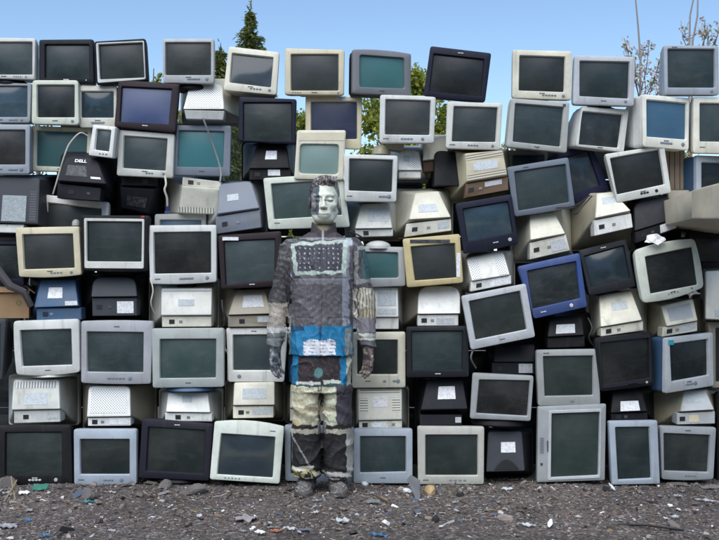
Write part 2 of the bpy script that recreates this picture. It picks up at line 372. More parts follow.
def monitor_back(label, y, rear, panel, col, far=None, slope=.04, r=.012, vents=(), sticker=(), pstick=(), depth=.36, farw=.39, body=None,
                 sockets=(.2, .42), bezelcol=None, lip=.02, pcol=None, farh=None, name='crt_monitor', flip=False, bow=(0,0,0,0)):
    yy = [y+slope, y+slope, y, y] if not flip else [y, y, y+slope, y+slope]
    q = [P(rear[2*i], rear[2*i+1], yy[i]) for i in range(4)]
    low = q
    if panel: pq = [P(panel[2*i], panel[2*i+1], y+lip) for i in range(4)]
    if panel and not flip: bl, br = pq[3], pq[2]
    else: bl, br = q[3], q[2]
    org = (bl+br)/2; ev = q[2]-q[3]; roll = math.atan2(ev.z, ev.x)
    if flip: ev = q[1]-q[0]
    ql = localise(q, org, roll)
    pl = localise(pq, org, roll) if panel else None
    root = thing(name, label, 'monitor', org, (0, -roll, 0), WALL)
    yf = depth
    if far:
        fq = localise([P(far[0], far[1], y+yf), P(far[2], far[1], y+yf), P(far[2], far[3], y+yf), P(far[0], far[3], y+yf)], org, roll)
    else:
        cx = (ql[0][0]+ql[1][0]+ql[2][0]+ql[3][0])/4; top = max(ql[0][2], ql[1][2]) + .02; bot = min(p[2] for p in (pl or ql)) ; 
        if farh: top = bot + farh
        fq = [np.array((cx-farw/2, yf, top)), np.array((cx+farw/2, yf, top)), np.array((cx+farw/2, yf, bot)), np.array((cx-farw/2, yf, bot))]
    pm = plastic(col); bm = plastic(body) if body else pm
    h = MB(); rg = lambda c, rr: rounded(c, rr, 5, 4, bow)
    rt = r if isinstance(r, (tuple, list)) else (r, r, .006, .006)
    if flip and not isinstance(r, (tuple, list)): rt = (.006, .006, r, r)
    R0 = rg(ql, rt); FR = rounded(fq, .025, 5, 4)
    def lerp(s, e): return [a*(1-e) + b*e + np.array((0, (a[1]*(1-s)+b[1]*s) - (a[1]*(1-e)+b[1]*e), 0)) for a, b in zip(R0, FR)]
    h.rings([addY(rg(shrink(ql, .008), rt), 0), addY(rg(shrink(ql, .0025), rt), .002), addY(R0, .009)], 0, True, False)
    h.rings([addY(R0, .009), lerp(.10, .05), lerp(.3, .24), lerp(.5, .52), lerp(.72, .80), lerp(.9, .94), lerp(1, 1)], 1 if body else 0, False, True)
    mats = [pm] + ([bm] if body else [])
    for (u0, v0, u1, v1, st) in vents:
        c = [bil(ql, u, v) for u, v in ((u0, v0), (u1, v0), (u1, v1), (u0, v1))]
        mats.append(vent_mat(col, st)); h.add(addY(c, -.0016), [(0, 3, 2, 1)], len(mats)-1)
    h.build('rear_housing', mats, root)
    bz = MB(); F2 = rounded(shrink(fq, -.008), .02, 5, 4)
    bz.rings([addY(rounded(shrink(fq, -.004), .02, 5, 4), -.004), addY(F2, .002), addY(F2, .045), addY(rounded(fq, .02, 5, 4), .052)], 0, True, True)
    bz.build('bezel', [plastic(bezelcol) if bezelcol else bm], root)
    for (u0, v0, u1, v1, mt) in sticker: patch_box(ql, u0, v0, u1, v1, .0018, 'label_sticker', mt, root)
    if panel:
        g = MB(); g.rings([rounded(shrink(pl, .003), .004, 5, 4), addY(rounded(pl, .004, 5, 4), .003), addY(rounded(pl, .004, 5, 4), .10)], 0, True, True)
        p = g.build('connector_panel', [plastic(pcol or col, .55, .8)], root)
        hh = np.linalg.norm(pl[0]-pl[3]); ww = np.linalg.norm(pl[0]-pl[1])
        def around(u, wmm, hmm):
            hm = min(hmm, hh*.72); return (u-wmm/ww/2, .5-hm/hh/2, u+wmm/ww/2, .5+hm/hh/2)
        if sockets and sockets[0]:
            a = around(sockets[0], .030, .024); patch_box(pl, *a, .0025, 'power_socket', M_socket, p, .004)
        if sockets and len(sockets) > 1 and sockets[1]:
            a = around(sockets[1], .018, .014); patch_box(pl, *a, .003, 'signal_port', M_port if sum(PAL[col]) > .2 else M_ink, p, .004)
        for (u0, v0, u1, v1, mt) in pstick: patch_box(pl, u0, v0, u1, v1, .0018, 'label_sticker', mt, p)
    return root
# ------------------------------------------------------------------ the wall, front-facing monitors
F = monitor; K = monitor_back; ST = M_sticker; SS = M_silver_sticker; DP = M_darkprint; GP = M_grayprint
# --- top row against the sky
F('light grey monitor cut by the left photo edge, standing highest in its corner', 0, (-28,37,35.5,38,34.5,79.5,-27,78), (-22,42,32,74.5), 'ltgray', 'dark', base=('black', 40, 4))
F('dark blue-grey monitor in the top row beside the black one with silver frame', .02, (38.8,39.5,93,39,94,83,38.5,81), (45,44.5,89,78), 'charcoal', 'dark', btn=None)
F('black monitor with thin silver inner frame in the top row against the sky', 0, (93.9,41.3,145.2,38.3,147.7,80.5,96.4,85), (98.6,44.6,142.6,42.6,144.4,77.5,100,79.4), 'black', 'dark',
  inner=('ltgray', (95.8,43,144.2,40.6,146,79.6,97.6,83.4)), btn=None, power=None)
F('flat silver-grey monitor in the top row just left of the conifer top', .02, (162.5,38.5,214,38.5,214,83,163,83), (165.4,42.5,210.8,75), 'silver', 'dark', base=('black', 34, 5), btn=(.6, 5, .05))
F('tilted off-white monitor in the top row with the conifer behind its upper edge', 0, (228,44.5,279,50.5,276.4,95,223.3,90), (231.8,52,273,56.3,270.7,87,229.6,82), 'cream', 'slate', btn=(.6, 4, .06), pitch=7)
F('beige yellowed monitor in the top row, right of the tilted off-white one', 0, (285,48,344.5,49.5,344,95,284.7,94.6), (291,54.3,338.5,90.5), 'beige', 'gray', btn=(.2, 4, .04), power=.9)
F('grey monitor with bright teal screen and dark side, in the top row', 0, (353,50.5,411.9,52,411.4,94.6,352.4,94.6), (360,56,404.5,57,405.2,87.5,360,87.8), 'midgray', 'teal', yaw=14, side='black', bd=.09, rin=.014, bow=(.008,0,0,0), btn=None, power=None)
F('near-black monitor tilted clockwise in the top row against open sky', 0, (430.6,45.8,491.5,53,485.2,102,423.4,97), (433.9,53.8,484,59.3,480.7,96.4,429.6,91.4), 'navy', 'black', logo=(.5, 't'), btn=None, power=None)
F('cream-white monitor at the left end of the top row right of the sky gap', .02, (512.8,49.5,572.2,51,571.6,100,512.2,97.7), (519.8,55.6,565,57,564.2,92,519,90.4), 'cream', 'dark', btn=(.62, 5, .05))
F('silver-grey top row monitor between the cream one and the pale-blossomed thin tree', 0, (574.6,55,635.5,56.6,634,106,573,104.4), (580,61,629.5,62,628.5,98.6,579.8,96), 'silver', 'dark', base=('black', 34, 2), btn=None)
F('blue-grey monitor in the top right corner below the twin bare trunks', 0, (663.6,45.2,718.6,45.6,719.4,95,664.5,94.6), (668,49,714.6,49.2,714.8,87.6,668.4,87.4), 'bluegray', 'dark', logo=(.2, 't'), btn=None)
# --- second row
F('blue-grey monitor at the left photo edge, second from the top', .02, (-30,81,31.5,83.5,30,122.6,-30,122.6), (-24,86,27,117), 'bluegray', 'slate')
F('greenish white monitor with rounded bezel under the dark blue-grey one, top left', 0, (32,80,78,80,79,125,31.3,124), (37,85,74.3,117.3), 'greenwhite', 'black', r=.02, btn=None)
F('small cream-grey monitor wedged left of the maroon monitor with violet screen', .04, (79.6,85,117,86,116,127.6,79.6,127.6), (80.8,91.4,113.4,117.6), 'cream', 'slate', btn=(.5, 5, .07), power=None)
F('dark maroon monitor with blue-violet reflection tinted into its screen', -.03, (117.2,78,178.3,82.6,175.3,132.2,114,126.4), (121,85.6,171,88,168.3,123.9,119.7,121.4), 'maroon', 'violet', btn=None, power=None, pitch=6)
F('black monitor standing on the upright black housing with white label, mid left', 0, (239,96.5,296.5,99,295.5,144,238,141), (243.4,102.6,291.4,140.2), 'navy', 'dark', btn=None, power=None, logo=None)
F('beige monitor with navy screen behind the old yellow-topped monitor', .06, (305.5,95,362.5,97.5,361,149,305,147), (311,101.4,357,139), 'beige', 'navy', btn=None, power=None, sticker=[(336,96.5,346,101,GP)])
F('light grey monitor with button row between two leafy gaps, under the teal-screened one', 0, (380,94.4,436,96,434,143.2,379.3,142.7), (385.8,99.4,430.6,100.6,429.6,135,385,134.4), 'ltgray', 'gray', btn=(.5, 4, .055), power=.79, logo=(.12, 'b'))
F('pale grey monitor under the tilted near-black one, right of the second leafy gap', 0, (447.2,101.4,502.7,103,500,150,445.7,148.4), (454,106.4,497.7,107.6,495.7,142,452,141.4), 'ltgray', 'gray', logo=(.12, 'b'), btn=(.5, 4, .05))
F('grey monitor beside the blue sky gap, below the cream-white top row monitor', 0, (510.7,98.6,570.7,101.6,567.6,152.5,506,147.3), (515.2,103.8,564.6,106.8,561,146.4,512.8,141.8), 'gray', 'gray', yaw=6, side='ltgray', btn=None, power=.5, sticker=[(563.5,103.6,566.5,106,M_ink)])
F('narrow off-white monitor showing its pale left side, under the silver-grey top one', .03, (581.6,106.8,631,108.3,625.5,151.6,574.6,147.3), (581.8,112,624.3,113.8,619.7,147.3,578.3,144.9), 'ltgray', 'black', yaw=12, side='white', bd=.1, btn=None, power=None)
F('white monitor with deep blue screen below the blossoming thin tree', 0, (640.6,95.2,692,96.8,691.3,149.5,641,147.3), (645.3,100.7,689,102.2,688.5,138.8,645.6,137.3), 'white', 'blue', yaw=16, side='white', bd=.11, btn=(.5, 5, .05))
F('cream monitor cut by the right photo edge beside the white blue-screened one', .02, (693.4,96.8,752,98,751,154,693,153), (700,103,746,104,745,142,700,141.4), 'cream', 'gray', logo=(.16, 'b'))
# --- third row
F('blue-grey monitor cut by the left photo edge, third from the top', 0, (-30,124,30,124.4,29.5,174,-30,174), (-24,130,25,164.6), 'bluegray', 'black')
F('cream monitor with teal-blue screen crossed by a white cable', .10, (31,125.5,92,128,90,172,30,171), (36.6,130.5,87,132,86,167.5,36,166), 'cream', 'teal', btn=None, power=None)
F('tiny silver-white box monitor leaning on the black back housing with white lettering', -.06, (92.5,124.4,116,127,112.8,158.4,87.6,155), (96.6,129,111.4,130.6,109,151.8,94,149.6), 'white', 'gray', r=.008, yaw=-10, side='gray', btn=(.6, 3, .14), power=None, logo=None, depth=.16)
F('light grey monitor with flat bezel under the dark maroon one', 0, (119,129.5,174.5,133.8,172.8,178,116.4,175.6), (124,135.8,167.3,138.8,165.3,170.8,122.7,168), 'ltgray', 'gray', btn=(.58, 3, .05), power=.83)
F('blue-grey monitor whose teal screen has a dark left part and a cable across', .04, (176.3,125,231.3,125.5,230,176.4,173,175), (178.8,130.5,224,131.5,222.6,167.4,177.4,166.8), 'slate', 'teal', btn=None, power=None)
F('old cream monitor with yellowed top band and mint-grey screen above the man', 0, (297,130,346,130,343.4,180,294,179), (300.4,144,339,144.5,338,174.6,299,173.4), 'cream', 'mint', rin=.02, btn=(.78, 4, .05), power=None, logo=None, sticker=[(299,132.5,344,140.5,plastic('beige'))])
F('pale grey monitor right above the grey printed back beside the head', -.02, (343.8,153.8,398,155.6,396.3,202,344.5,201.4), (349.5,158.8,393,160,392,192,348.8,190.6), 'ltgray', 'gray', btn=(.75, 3, .06), logo=(.1, 'b'))
F('black monitor tilted left, with blue-grey screen, right of the two yellowed backs', -.03, (455.7,203.5,511.5,194,518.6,243.6,464,254), (463,209,508,201.4,512.8,232.7,467.7,241.4), 'navy', 'slate', bow=(0,0,.006,0), power=.86, btn=None, logo=(.6, 'b'))
F('dark grey monitor tilted left in front of the violet-cased one', 0, (506.7,167.2,568.5,157.2,575.5,207.7,514.6,216.9), (514.6,171.8,565.5,164.2,569.4,202.2,518.9,210.8), 'steel', 'gray', logo=(.3, 't'), btn=None, power=None)
F('dark violet-cased monitor partly hidden behind the tilted dark grey one', .14, (547,158,592,145.5,609.5,190,576,203), (556,160,588,151.4,600,185.5,570,196), 'peri', 'slate', btn=None, logo=None, power=None, bow=(.012,.004,0,0))
F('silver-white monitor tilted left with a dark knob under its right corner', 0, (605,154,664.5,145,671.5,192.5,617.3,202.9), (610.3,158.4,659,149.6,664.6,184.4,617.3,194.6), 'ltgray', 'black', btn=(.52, 3, .05), logo=(.5, 'b'), power=.74, btncol='navy')
F('grey monitor with denim-blue side at the right photo edge beside the yellow leaf slot', .10, (694,156,752,156,752,207,694,206), (700,163,746,200), 'bluegray', 'black', yaw=15, side='denim', bd=.14)
F('beige monitor turned side-on at the right photo edge, tapering to the left', -.05, (708,186,762,186,762,233,708,233), (714,192,756,226), 'sand', 'dark', yaw=84, bd=.08, depth=.30, btn=None, power=None, logo=None)
F('grey monitor lying behind the third row, only its blue-grey screen glimpsed', .32, (508,150,548,152,548,180,508,180), (513,155,544,176), 'gray', 'blue', btn=None, power=None, logo=None)
# --- fourth row
F('white monitor leaning behind the beige and silver-framed ones at left', .12, (41,194,109,202,107,247,37,240), (47.5,202.6,101.4,208.6,100,240,46,234), 'white', 'gray', btn=None, power=None, logo=None)
F('yellowed beige monitor above the blue back housing on the left', -.02, (15,227.5,79,226.3,81.4,275,18.8,277), (22.5,234.6,72.6,233.8,74.4,268,24.3,269.6), 'beige', 'gray', bow=(0,0,.008,0), btn=(.6, 4, .05), power=.84)
F('black monitor with broad silver inner frame above the domed dark back', -.03, (80.6,215,149.7,215.5,147.7,271.4,82,270.6), (87,221.3,142,221.8,141.4,261.8,87.2,261.4), 'black', 'dark', bow=(0,0,.006,0),
  inner=('ltgray', (83.9,218,144.6,218.8,144,268.9,84.4,268.5)), btn=None, power=None, logo=None, sticker=[(141,215.8,144.5,217.6,simple('red_mark',(.4,.03,.03)))], base=('black', 26, 3))
F('pale grey monitor above the white slotted back with dark feet, left of centre', -.02, (147.8,225.3,216.4,224.8,216.6,282,149.8,284), (153.8,232.5,210.8,231.8,211,273,154.4,274), 'ltgray', 'black', logo=(.12, 'b'), btn=(.55, 5, .04), bow=(0,0,.006,0), base=('black', 20, 5))
F('grey monitor glimpsed behind the pale grey one, only its upper edge showing', .14, (154.5,214,206,213,206,256,154,257), (160,220,201,250), 'gray', 'blue', btn=None, power=None, logo=None)
F('dark brown-black monitor with white sticker left of the man', -.01, (217.6,235.5,281,231,283.5,286,221,289), (223.9,241.3,275,238.8,274.4,280,225.9,285.2), 'maroon', 'gray', sticker=[(222.5,237,238.5,240.4,ST)], btn=None, power=None)
F('large white monitor behind the head of the painted man', .02, (263,178,342.8,173,350,227,268.4,229.5), (271.2,184,337,180,342,215,274.2,219.4), 'greenwhite', 'green', btn=(.72, 4, .04), power=None, logo=(.11, 'b'))
F('grey monitor with teal screen and rounded stand on top, beside the right sleeve', .02, (352,246,405,247,405.6,286,352,288), (358,252,398,252.6,398.4,278,358,278.4), 'gray', 'teal', rin=.012, btn=None, power=None, logo=None)
F('gold-beige monitor with dark control strip on top, right of the teal screen', -.02, (402.6,238.8,460,233.8,463.4,282.6,407,287.6), (410.8,246.8,455,243.3,457,277.6,415,280.8), 'gold', 'gray', btn=None, power=None, logo=None, sticker=[(410,239.6,450,243.2,M_darkprint),(456.4,253,460.4,277,ST)])
F('large silver monitor tilted left below the white vented back', -.06, (461.4,296,526,283.5,535.5,337,471,350), (469,301.4,520,291,526.8,329.6,475.7,340), 'silver', 'dark', btn=None, power=None, logo=(.5, 'b'))
F('bright blue monitor tilted left with a round dial', -.03, (517.7,266.5,579.8,252.8,587.4,306.8,534,319), (527.4,271,576,261.4,580,298.5,533,309), 'blue', 'black', btn=None, power=.72, logo=(.2, 'b'), btncol='ltgray')
F('dark grey monitor reflecting a cloud, between the bright blue and the greenish white one', 0, (579.8,249.8,628,237.6,636,286.3,589,295.5), (585,256,625,245,630.4,278,592,287), 'charcoal', 'slate', btn=None, power=None, logo=(.5, 't'), pitch=7)
F('greenish white monitor with fat rounded bezel under the crumpled paper', -.04, (634,249.8,695,237.6,704.7,288,643,304), (645.3,256.8,692.5,246.8,698,284.8,650.8,294), 'greenwhite', 'black', r=.035, bow=(.01,.006,.012,.004), btn=(.5, 4, .05), power=.8)
# --- fifth row
F('pale monitor with bowed lower edge standing on the big white vented back, far left', 0, (13,321,78.9,318.8,80,372.6,16,375), (20,330.5,71,329,72,365,22.4,366.6), 'ltgray', 'dark', r=.022, bow=(0,0,.010,.004), btn=None, power=None, base=('ltgray', 44, 4))
F('lavender-silver monitor with button row above the perforated white back', 0, (80.9,321,153.2,321,150.7,384,80.9,383), (87,331.8,143.4,332.4,143,372.6,87.4,372), 'mauve', 'dark', bow=(.004,0,.004,0), btn=(.5, 5, .05), power=.7, logo=(.5, 't'))
F('grey-green monitor on a denim-blue swivel stand', -.02, (151.5,328.5,224,328,224,387,152.5,388), (160,339.3,216,339,215.6,378,160,378.6), 'sage', 'green', btn=None, power=None, base=('denim', 52, 4.5))
F('lilac-white monitor half behind the left sleeve of the man, dusty reflection on glass', .04, (226,328,288,327,284,382,228,382), (233,335,277,334.6,276,370.5,233,370.5), 'white', 'gray', btn=None, power=.2, logo=(.45, 't'))
F('cream monitor half behind the right sleeve of the man, lower edge with three buttons', .02, (352,332.6,405.6,331.8,405.6,387.6,352,388), (357,340,397.6,340,397.6,374.6,357,374.6), 'cream', 'dark', btn=(.7, 2, .18), power=.86, logo=(.3, 'b'))
F('plain black monitor under the white domed back', -.02, (406.4,326.8,468.4,326,469,377,407,377.6), (411.5,331.5,462.7,331,462,370,412,370.4), 'charcoal', 'dark', btn=None, power=None)
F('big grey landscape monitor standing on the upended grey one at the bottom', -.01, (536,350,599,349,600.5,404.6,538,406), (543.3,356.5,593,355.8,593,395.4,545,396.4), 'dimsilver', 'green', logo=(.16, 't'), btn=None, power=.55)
F('glossy black monitor with thin bright rim lines beside the blue-sided one', -.02, (594,338,652.3,331.5,654.7,385,600.5,392), (600.5,343,648.6,338,649,378,603,385), 'black', 'black', r=.025, btn=(.6, 4, .04), inner=('charcoal', (597,340.6,650.6,334,652.4,382.6,602.4,389)))
F('grey monitor with teal sticker in its corner and bright blue side', -.01, (663,337.6,716,333,717,387,662.6,392.5), (668,343.7,710,339.7,710.8,376,670,381), 'silver', 'black', yaw=18, side='denim', bd=.14, btn=(.5, 3, .05), power=.62, sticker=[(664.6,339.6,671,344.4,simple('teal_sticker',(.03,.35,.42)))])
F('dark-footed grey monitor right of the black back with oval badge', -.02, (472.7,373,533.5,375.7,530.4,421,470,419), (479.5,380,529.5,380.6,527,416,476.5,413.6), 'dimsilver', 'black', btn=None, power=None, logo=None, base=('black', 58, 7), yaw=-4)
# --- bottom row on the ground
F('wide black monitor on the ground in the bottom left corner', -.02, (-4,425.5,70,425,72.6,484.5,-3,485.5), (4.5,433,61,432.6,61.6,475,5,475.6), 'black', 'dark', btn=(.5, 4, .045), power=.78, pitch=3)
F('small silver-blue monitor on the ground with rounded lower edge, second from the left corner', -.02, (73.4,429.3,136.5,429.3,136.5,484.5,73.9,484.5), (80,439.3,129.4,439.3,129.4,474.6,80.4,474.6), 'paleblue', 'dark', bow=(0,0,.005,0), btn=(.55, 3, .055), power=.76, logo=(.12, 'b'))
F('dark purple-black monitor on the ground left of the white one with reflected trees', 0, (142,418,213,424,209,481,138,478), (148.5,427,205,430.5,203,474,146,471), 'purple', 'dark', btn=None, power=None, logo=(.5, 't'), base=('black', 50, 4))
F('white monitor on the ground whose screen mirrors trees and sky, left of the man', -.05, (213.8,421.5,284,426.6,279.6,484,209.5,479.4), (220.8,434,275,437.6,272.6,480-2,217,474.6), 'greenwhite', 'slate', bow=(.016,0,0,0), btn=(.32, 5, .05), power=None, logo=(.84, 't'), pitch=5)
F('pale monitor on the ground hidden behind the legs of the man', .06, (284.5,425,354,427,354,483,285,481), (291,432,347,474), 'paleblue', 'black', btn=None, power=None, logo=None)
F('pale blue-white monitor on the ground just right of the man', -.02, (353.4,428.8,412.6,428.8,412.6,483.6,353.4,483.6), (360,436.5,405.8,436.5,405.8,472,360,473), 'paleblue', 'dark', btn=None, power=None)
F('cream-grey monitor on the ground beside the yellow stone', -.02, (417.4,426.3,484.5,426.8,484,484.5,418,484.5), (425.6,435,477.7,435,477.7,475.6,425.6,475.6), 'dimcream', 'dark', logo=(.12, 'b'), btn=(.6, 4, .07), power=None)
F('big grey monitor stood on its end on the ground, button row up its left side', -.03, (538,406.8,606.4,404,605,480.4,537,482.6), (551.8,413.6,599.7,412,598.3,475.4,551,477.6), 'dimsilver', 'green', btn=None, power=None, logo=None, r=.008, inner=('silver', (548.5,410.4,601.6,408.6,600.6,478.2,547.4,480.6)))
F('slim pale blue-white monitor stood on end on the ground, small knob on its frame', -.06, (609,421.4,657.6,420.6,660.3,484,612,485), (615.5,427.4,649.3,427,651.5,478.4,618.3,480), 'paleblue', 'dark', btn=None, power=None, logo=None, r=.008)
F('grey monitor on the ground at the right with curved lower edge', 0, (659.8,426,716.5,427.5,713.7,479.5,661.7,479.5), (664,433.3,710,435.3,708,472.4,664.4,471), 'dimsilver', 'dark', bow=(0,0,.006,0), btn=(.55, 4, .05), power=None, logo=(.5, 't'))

# ------------------------------------------------------------------ monitors seen from the back
K('white perforated monitor back tipped forward under the silver-grey top row monitor', -.02, (190,83,222.5,84,224,109,183,109), (184,110,224.5,111,223,120,186,119), 'white', (182,80,246,124), slope=.13, r=.05, vents=[(.06,.06,.94,.94,'dots')], sticker=[(.36,.34,.62,.62,SS)], pcol='gray', sockets=(None, None), lip=.0, body='cream')
b_dell = K('black monitor back with white brand lettering under the tiny box monitor', -.08, (66,154.5,97,158,106,184,57.4,180.6), (58,183.5,101,188,100,201,57,198), 'charcoal', (58,146,118,206), slope=.07, r=.05, sticker=[(.14,.38,.62,.78,DP),(.70,.76,.92,.84,ST)], sockets=(.32, .72), lip=.03)
K('black monitor back with bright white label beneath the standing black monitor', .02, (256,145,287,145,289.5,168,249,168.5), (249.5,169,289.5,169,290.5,179.6,249,180), 'black', (243,143,296,182), slope=.06, r=.03, sticker=[(.36,.25,.68,.62,ST)], pstick=[(.46,.06,.76,.62,ST)], sockets=(.2, None))
K('grey perforated monitor back peeking between the pale grey monitors', .12, (400,149,419,150,422,170,398,170), (399,171,421,171,421,178,399,178), 'white', (392,147,428,181), slope=.08, r=.04, vents=[(.55,.1,.96,.9,'dots')], sticker=[(.2,.3,.5,.6,GP)], sockets=(None, None))
K('tan monitor back turned in its stack, ridged, with brown connector bay', -.03, (465,153.4,503,150,507.5,175,466.5,182), (466,184,508,177,508.5,190,465,198), 'sand', (446,150,508,202), slope=.03, r=.012, vents=[(.02,.04,.98,.26,'slots'),(.03,.74,.97,.96,'slots')], sticker=[(.2,.34,.8,.66,M_grayprint)], pstick=[(.45,.1,.85,.45,SS)], pcol=(.13,.075,.04), body='beige', sockets=(.13, .35))
K('cream-white monitor back with grey badge and sloping hood above the gold monitor', -.02, (415,193,438.5,191,451,217,409,219.5), (406.5,224,451,218.8,451.6,230.5,404.6,237), 'cream', (391,190,452,238), slope=.11, r=.015, sticker=[(.2,.46,.74,.76,GP)], pstick=[(.70,.2,.95,.7,GP)], sockets=(.2, .5), body='cream')
K('pale grey printed monitor back beside the head and right shoulder of the man', .02, (361,204,389,203,392.4,228,355,228.6), (355,229.6,393,229,393,236,356,237), 'ltgray', (346,202,400,240), slope=.09, r=.03, sticker=[(.3,.2,.92,.72,GP)], sockets=(.28, None))
K('grey-white hooded monitor back tilted left under the dark grey tilted monitor', -.02, (529.5,213.8,554,211.4,565.5,233.5,530.5,240), (530,243,566,234.6,570,250.4,530,259.6), 'cream', (512,206,572,262), slope=.10, r=.012, sockets=(.17, .5), pstick=[(.55,.2,.93,.85,SS)])
K('large cream monitor back tilted left under the violet-cased monitor', -.04, (597,193.4,613,191.6,631,210.6,595.5,218), (593.6,220.6,631,213.5,633,227.4,594.6,236), 'cream', (569,192,634,250), slope=.10, r=.012, sticker=[(.25,.22,.95,.5,GP)], sockets=(.2, .52), pcol='white', body='sand')
K('rounded black monitor back with white label above the crumpled paper', -.04, (634,203,668,195,677.4,218,635,231), (635.5,232,677.5,218.4,678.4,228.6,636,243), 'charcoal', (630,196,680,244), slope=.08, r=.05, pstick=[(.58,.1,.96,.86,ST)], sockets=(.18, .4), lip=.012)
K('black monitor back set upside down, connector bay on top, under the light grey monitor', .06, (120,187,155,189.4,147.6,214,121.4,208), (122,176,155,177,155,186,121,185.4), 'charcoal', (112,176,166,220), slope=.07, r=.01, sticker=[(.2,.36,.85,.8,DP)], sockets=(.72, None), flip=True)
K('cream monitor back set upside down with brown vent slots along its lower edge', .03, (182,186,220,189,214,214,178,212.6), (182.6,177,221,181.6,221,189,182,186), 'cream', (166,176,222,216), slope=.05, r=.012, vents=[(.0,.78,1,.98,'bars')], sockets=(.22, .42), flip=True)
K('blue-grey rounded monitor back with pale left side, left of the white screen behind the head', -.03, (219,184,251,180.6,259.5,208,217,214), (215.6,217,260,209.6,261.4,227.6,216,234), 'slate', (202,182,266,234), slope=.08, r=.03, sticker=[(.25,.4,.55,.62,GP)], sockets=(.2, .5), body='gray')
K('dark blue-grey monitor back with pale printed plate at the left photo edge', -.03, (-16,176,40,178,38,224,-20,222), (-20,224,24,224.6,22,233,-20,232), 'iron', (-20,176,60,236), slope=.06, r=.02, vents=[(.84,.3,.96,.95,'slots')], sticker=[(.36,.40,.78,.96,print_mat('printed_slate_plate',(.20,.235,.25),(.42,.45,.46)))], pcol='white', sockets=(None, None))
K('white vented monitor back tilted slightly left under the black blue-glass monitor', -.03, (466,258,503,250.4,510,274.6,472,281), (471,282,511,275.4,511.4,283.6,470.6,291.6), 'white', (458,252,514,292), slope=.07, r=.03, vents=[(.04,.1,.28,.95,'dots'),(.72,.1,.96,.95,'dots')], pstick=[(.5,.15,.96,.85,ST)], sockets=(.2, None))
K('bright blue monitor back with two white labels on the left', 0, (40.4,280,75,280,78.6,306,33.6,307.6), (36.4,308.4,81,308,81.4,319.6,36.6,320), 'denim', (32,276,86,322), slope=.07, r=.012, sticker=[(.28,.28,.64,.68,ST),(.70,.80,.98,.96,SS)], sockets=(.2, .34))
K('domed charcoal monitor back with bright white label left of the white slotted one', 0, (93,277,135,277,137,296.4,91,297), (92,298,136.6,297.6,136.8,315.6,92.4,316), 'iron', (80,274,146,320), slope=.06, r=.06, pstick=[(.56,.2,.93,.86,ST)], sockets=(.16, .4), body='black')
K('white back of a monitor with grey badge below the pale grey footed monitor', 0, (161,288,212,288,211.4,315,161,315.4), (162,316.4,211.4,316.4,211.4,326.6,162,327), 'white', (150,280,218,328), slope=.03, r=.012, vents=[(.02,.06,.98,.12,'slots')], sticker=[(.34,.42,.66,.66,GP)], sockets=(.2, .38), pcol='cream')
K('olive-tan monitor back with pale label by the left sleeve of the man', 0, (236,290,264.6,289,271.6,313.6,228,315), (228,316,271,315,272,326.6,228,327), 'tan', (221,286,282,328), slope=.09, r=.012, sticker=[(.30,.24,.86,.72,SS)], pstick=[(.68,.1,.96,.6,SS)], sockets=(.32, None))
K('white printed monitor back half behind the right sleeve of the man', .04, (352,287,398,287.4,398.6,317,352,317), (352,318,398.6,318,398.6,329,352,329), 'white', (350,286,404,330), slope=.03, r=.012, sticker=[(.55,.15,.95,.62,GP),(.55,.72,.95,.9,GP)], sockets=(None, None))
K('smooth white domed monitor back below the gold-beige monitor', 0, (418.6,286,460,286,460.4,313.6,417.6,314), (417.6,315,458.4,314.6,458.4,325.6,417.6,326), 'white', (400,284,464,328), slope=.10, r=.075, pstick=[(.46,.3,.9,.85,SS)], sockets=(.16, .36), body='tan')
K('squat black monitor back with silver label between the silver and the dark grey monitors', 0, (550,317,582,316,584,335,547.6,337), (547.6,338,584.6,336,585,346.6,547.6,348), 'black', (540,312,592,350), slope=.06, r=.03, sticker=[(.22,.40,.76,.86,SS)], sockets=(None, None))
K('pale grey monitor back with printed block above the glossy black monitor', -.02, (599,295.6,631,290,642.4,320,601,327), (601,328,643,321.4,643.4,330.4,601,336.6), 'cream', (588,290,646,340), slope=.10, r=.012, sticker=[(.32,.30,.76,.56,GP)], sockets=(.18, .42))
K('cream monitor back with recessed grey panel under the fat-bezelled greenish monitor', 0, (661,306,693,298.6,698,320.6,667,326.4), (663,327.6,697,321.6,697.4,331,662,337), 'cream', (646,300,702,340), slope=.06, r=.012, sticker=[(.14,.16,.88,.8,simple('inset_gray',(.36,.38,.40)))], pstick=[(.5,.1,.95,.7,SS)], sockets=(.2, .42), body='sand')
K('tall white monitor back cut by the right photo edge', 0, (705.6,271,748,270,748,321,706.4,319), None, 'white', (704,270,750,322), slope=.02, r=.012, sticker=[(.2,.8,.4,.95,GP)])
K('big white vented monitor back on the wide black monitor, lower left', 0, (13,380,59,379.4,60,409,11.4,410), (14,411,60,410,60.2,422,14,423.4), 'ltgray', (10,376,78,424), slope=.05, r=.02, vents=[(.06,.06,.94,.28,'bars')], sticker=[(.26,.44,.74,.84,GP)], sockets=(.26, None), pstick=[(.72,.2,.96,.7,SS)])
K('white perforated monitor back above the small silver-blue monitor', 0, (88.4,386,130,386,130.6,416.4,86.6,417), (88,418,130.6,417.4,130.6,425.6,88,426), 'white', (84,382,155,428), slope=.05, r=.03, vents=[(.08,.1,.92,.88,'dots')], pstick=[(.5,.1,.95,.8,ST)], sockets=(.16, .34), body='tan')
K('small plain white monitor back beneath the blue swivel stand', 0, (168,392.6,207.6,392.6,210.4,412.6,165.6,412), (165,413,211.6,413.4,212,421.6,165,421), 'white', (160,390,222,424), slope=.06, r=.012, sticker=[(.36,.1,.6,.5,GP)], sockets=(.28, .5))
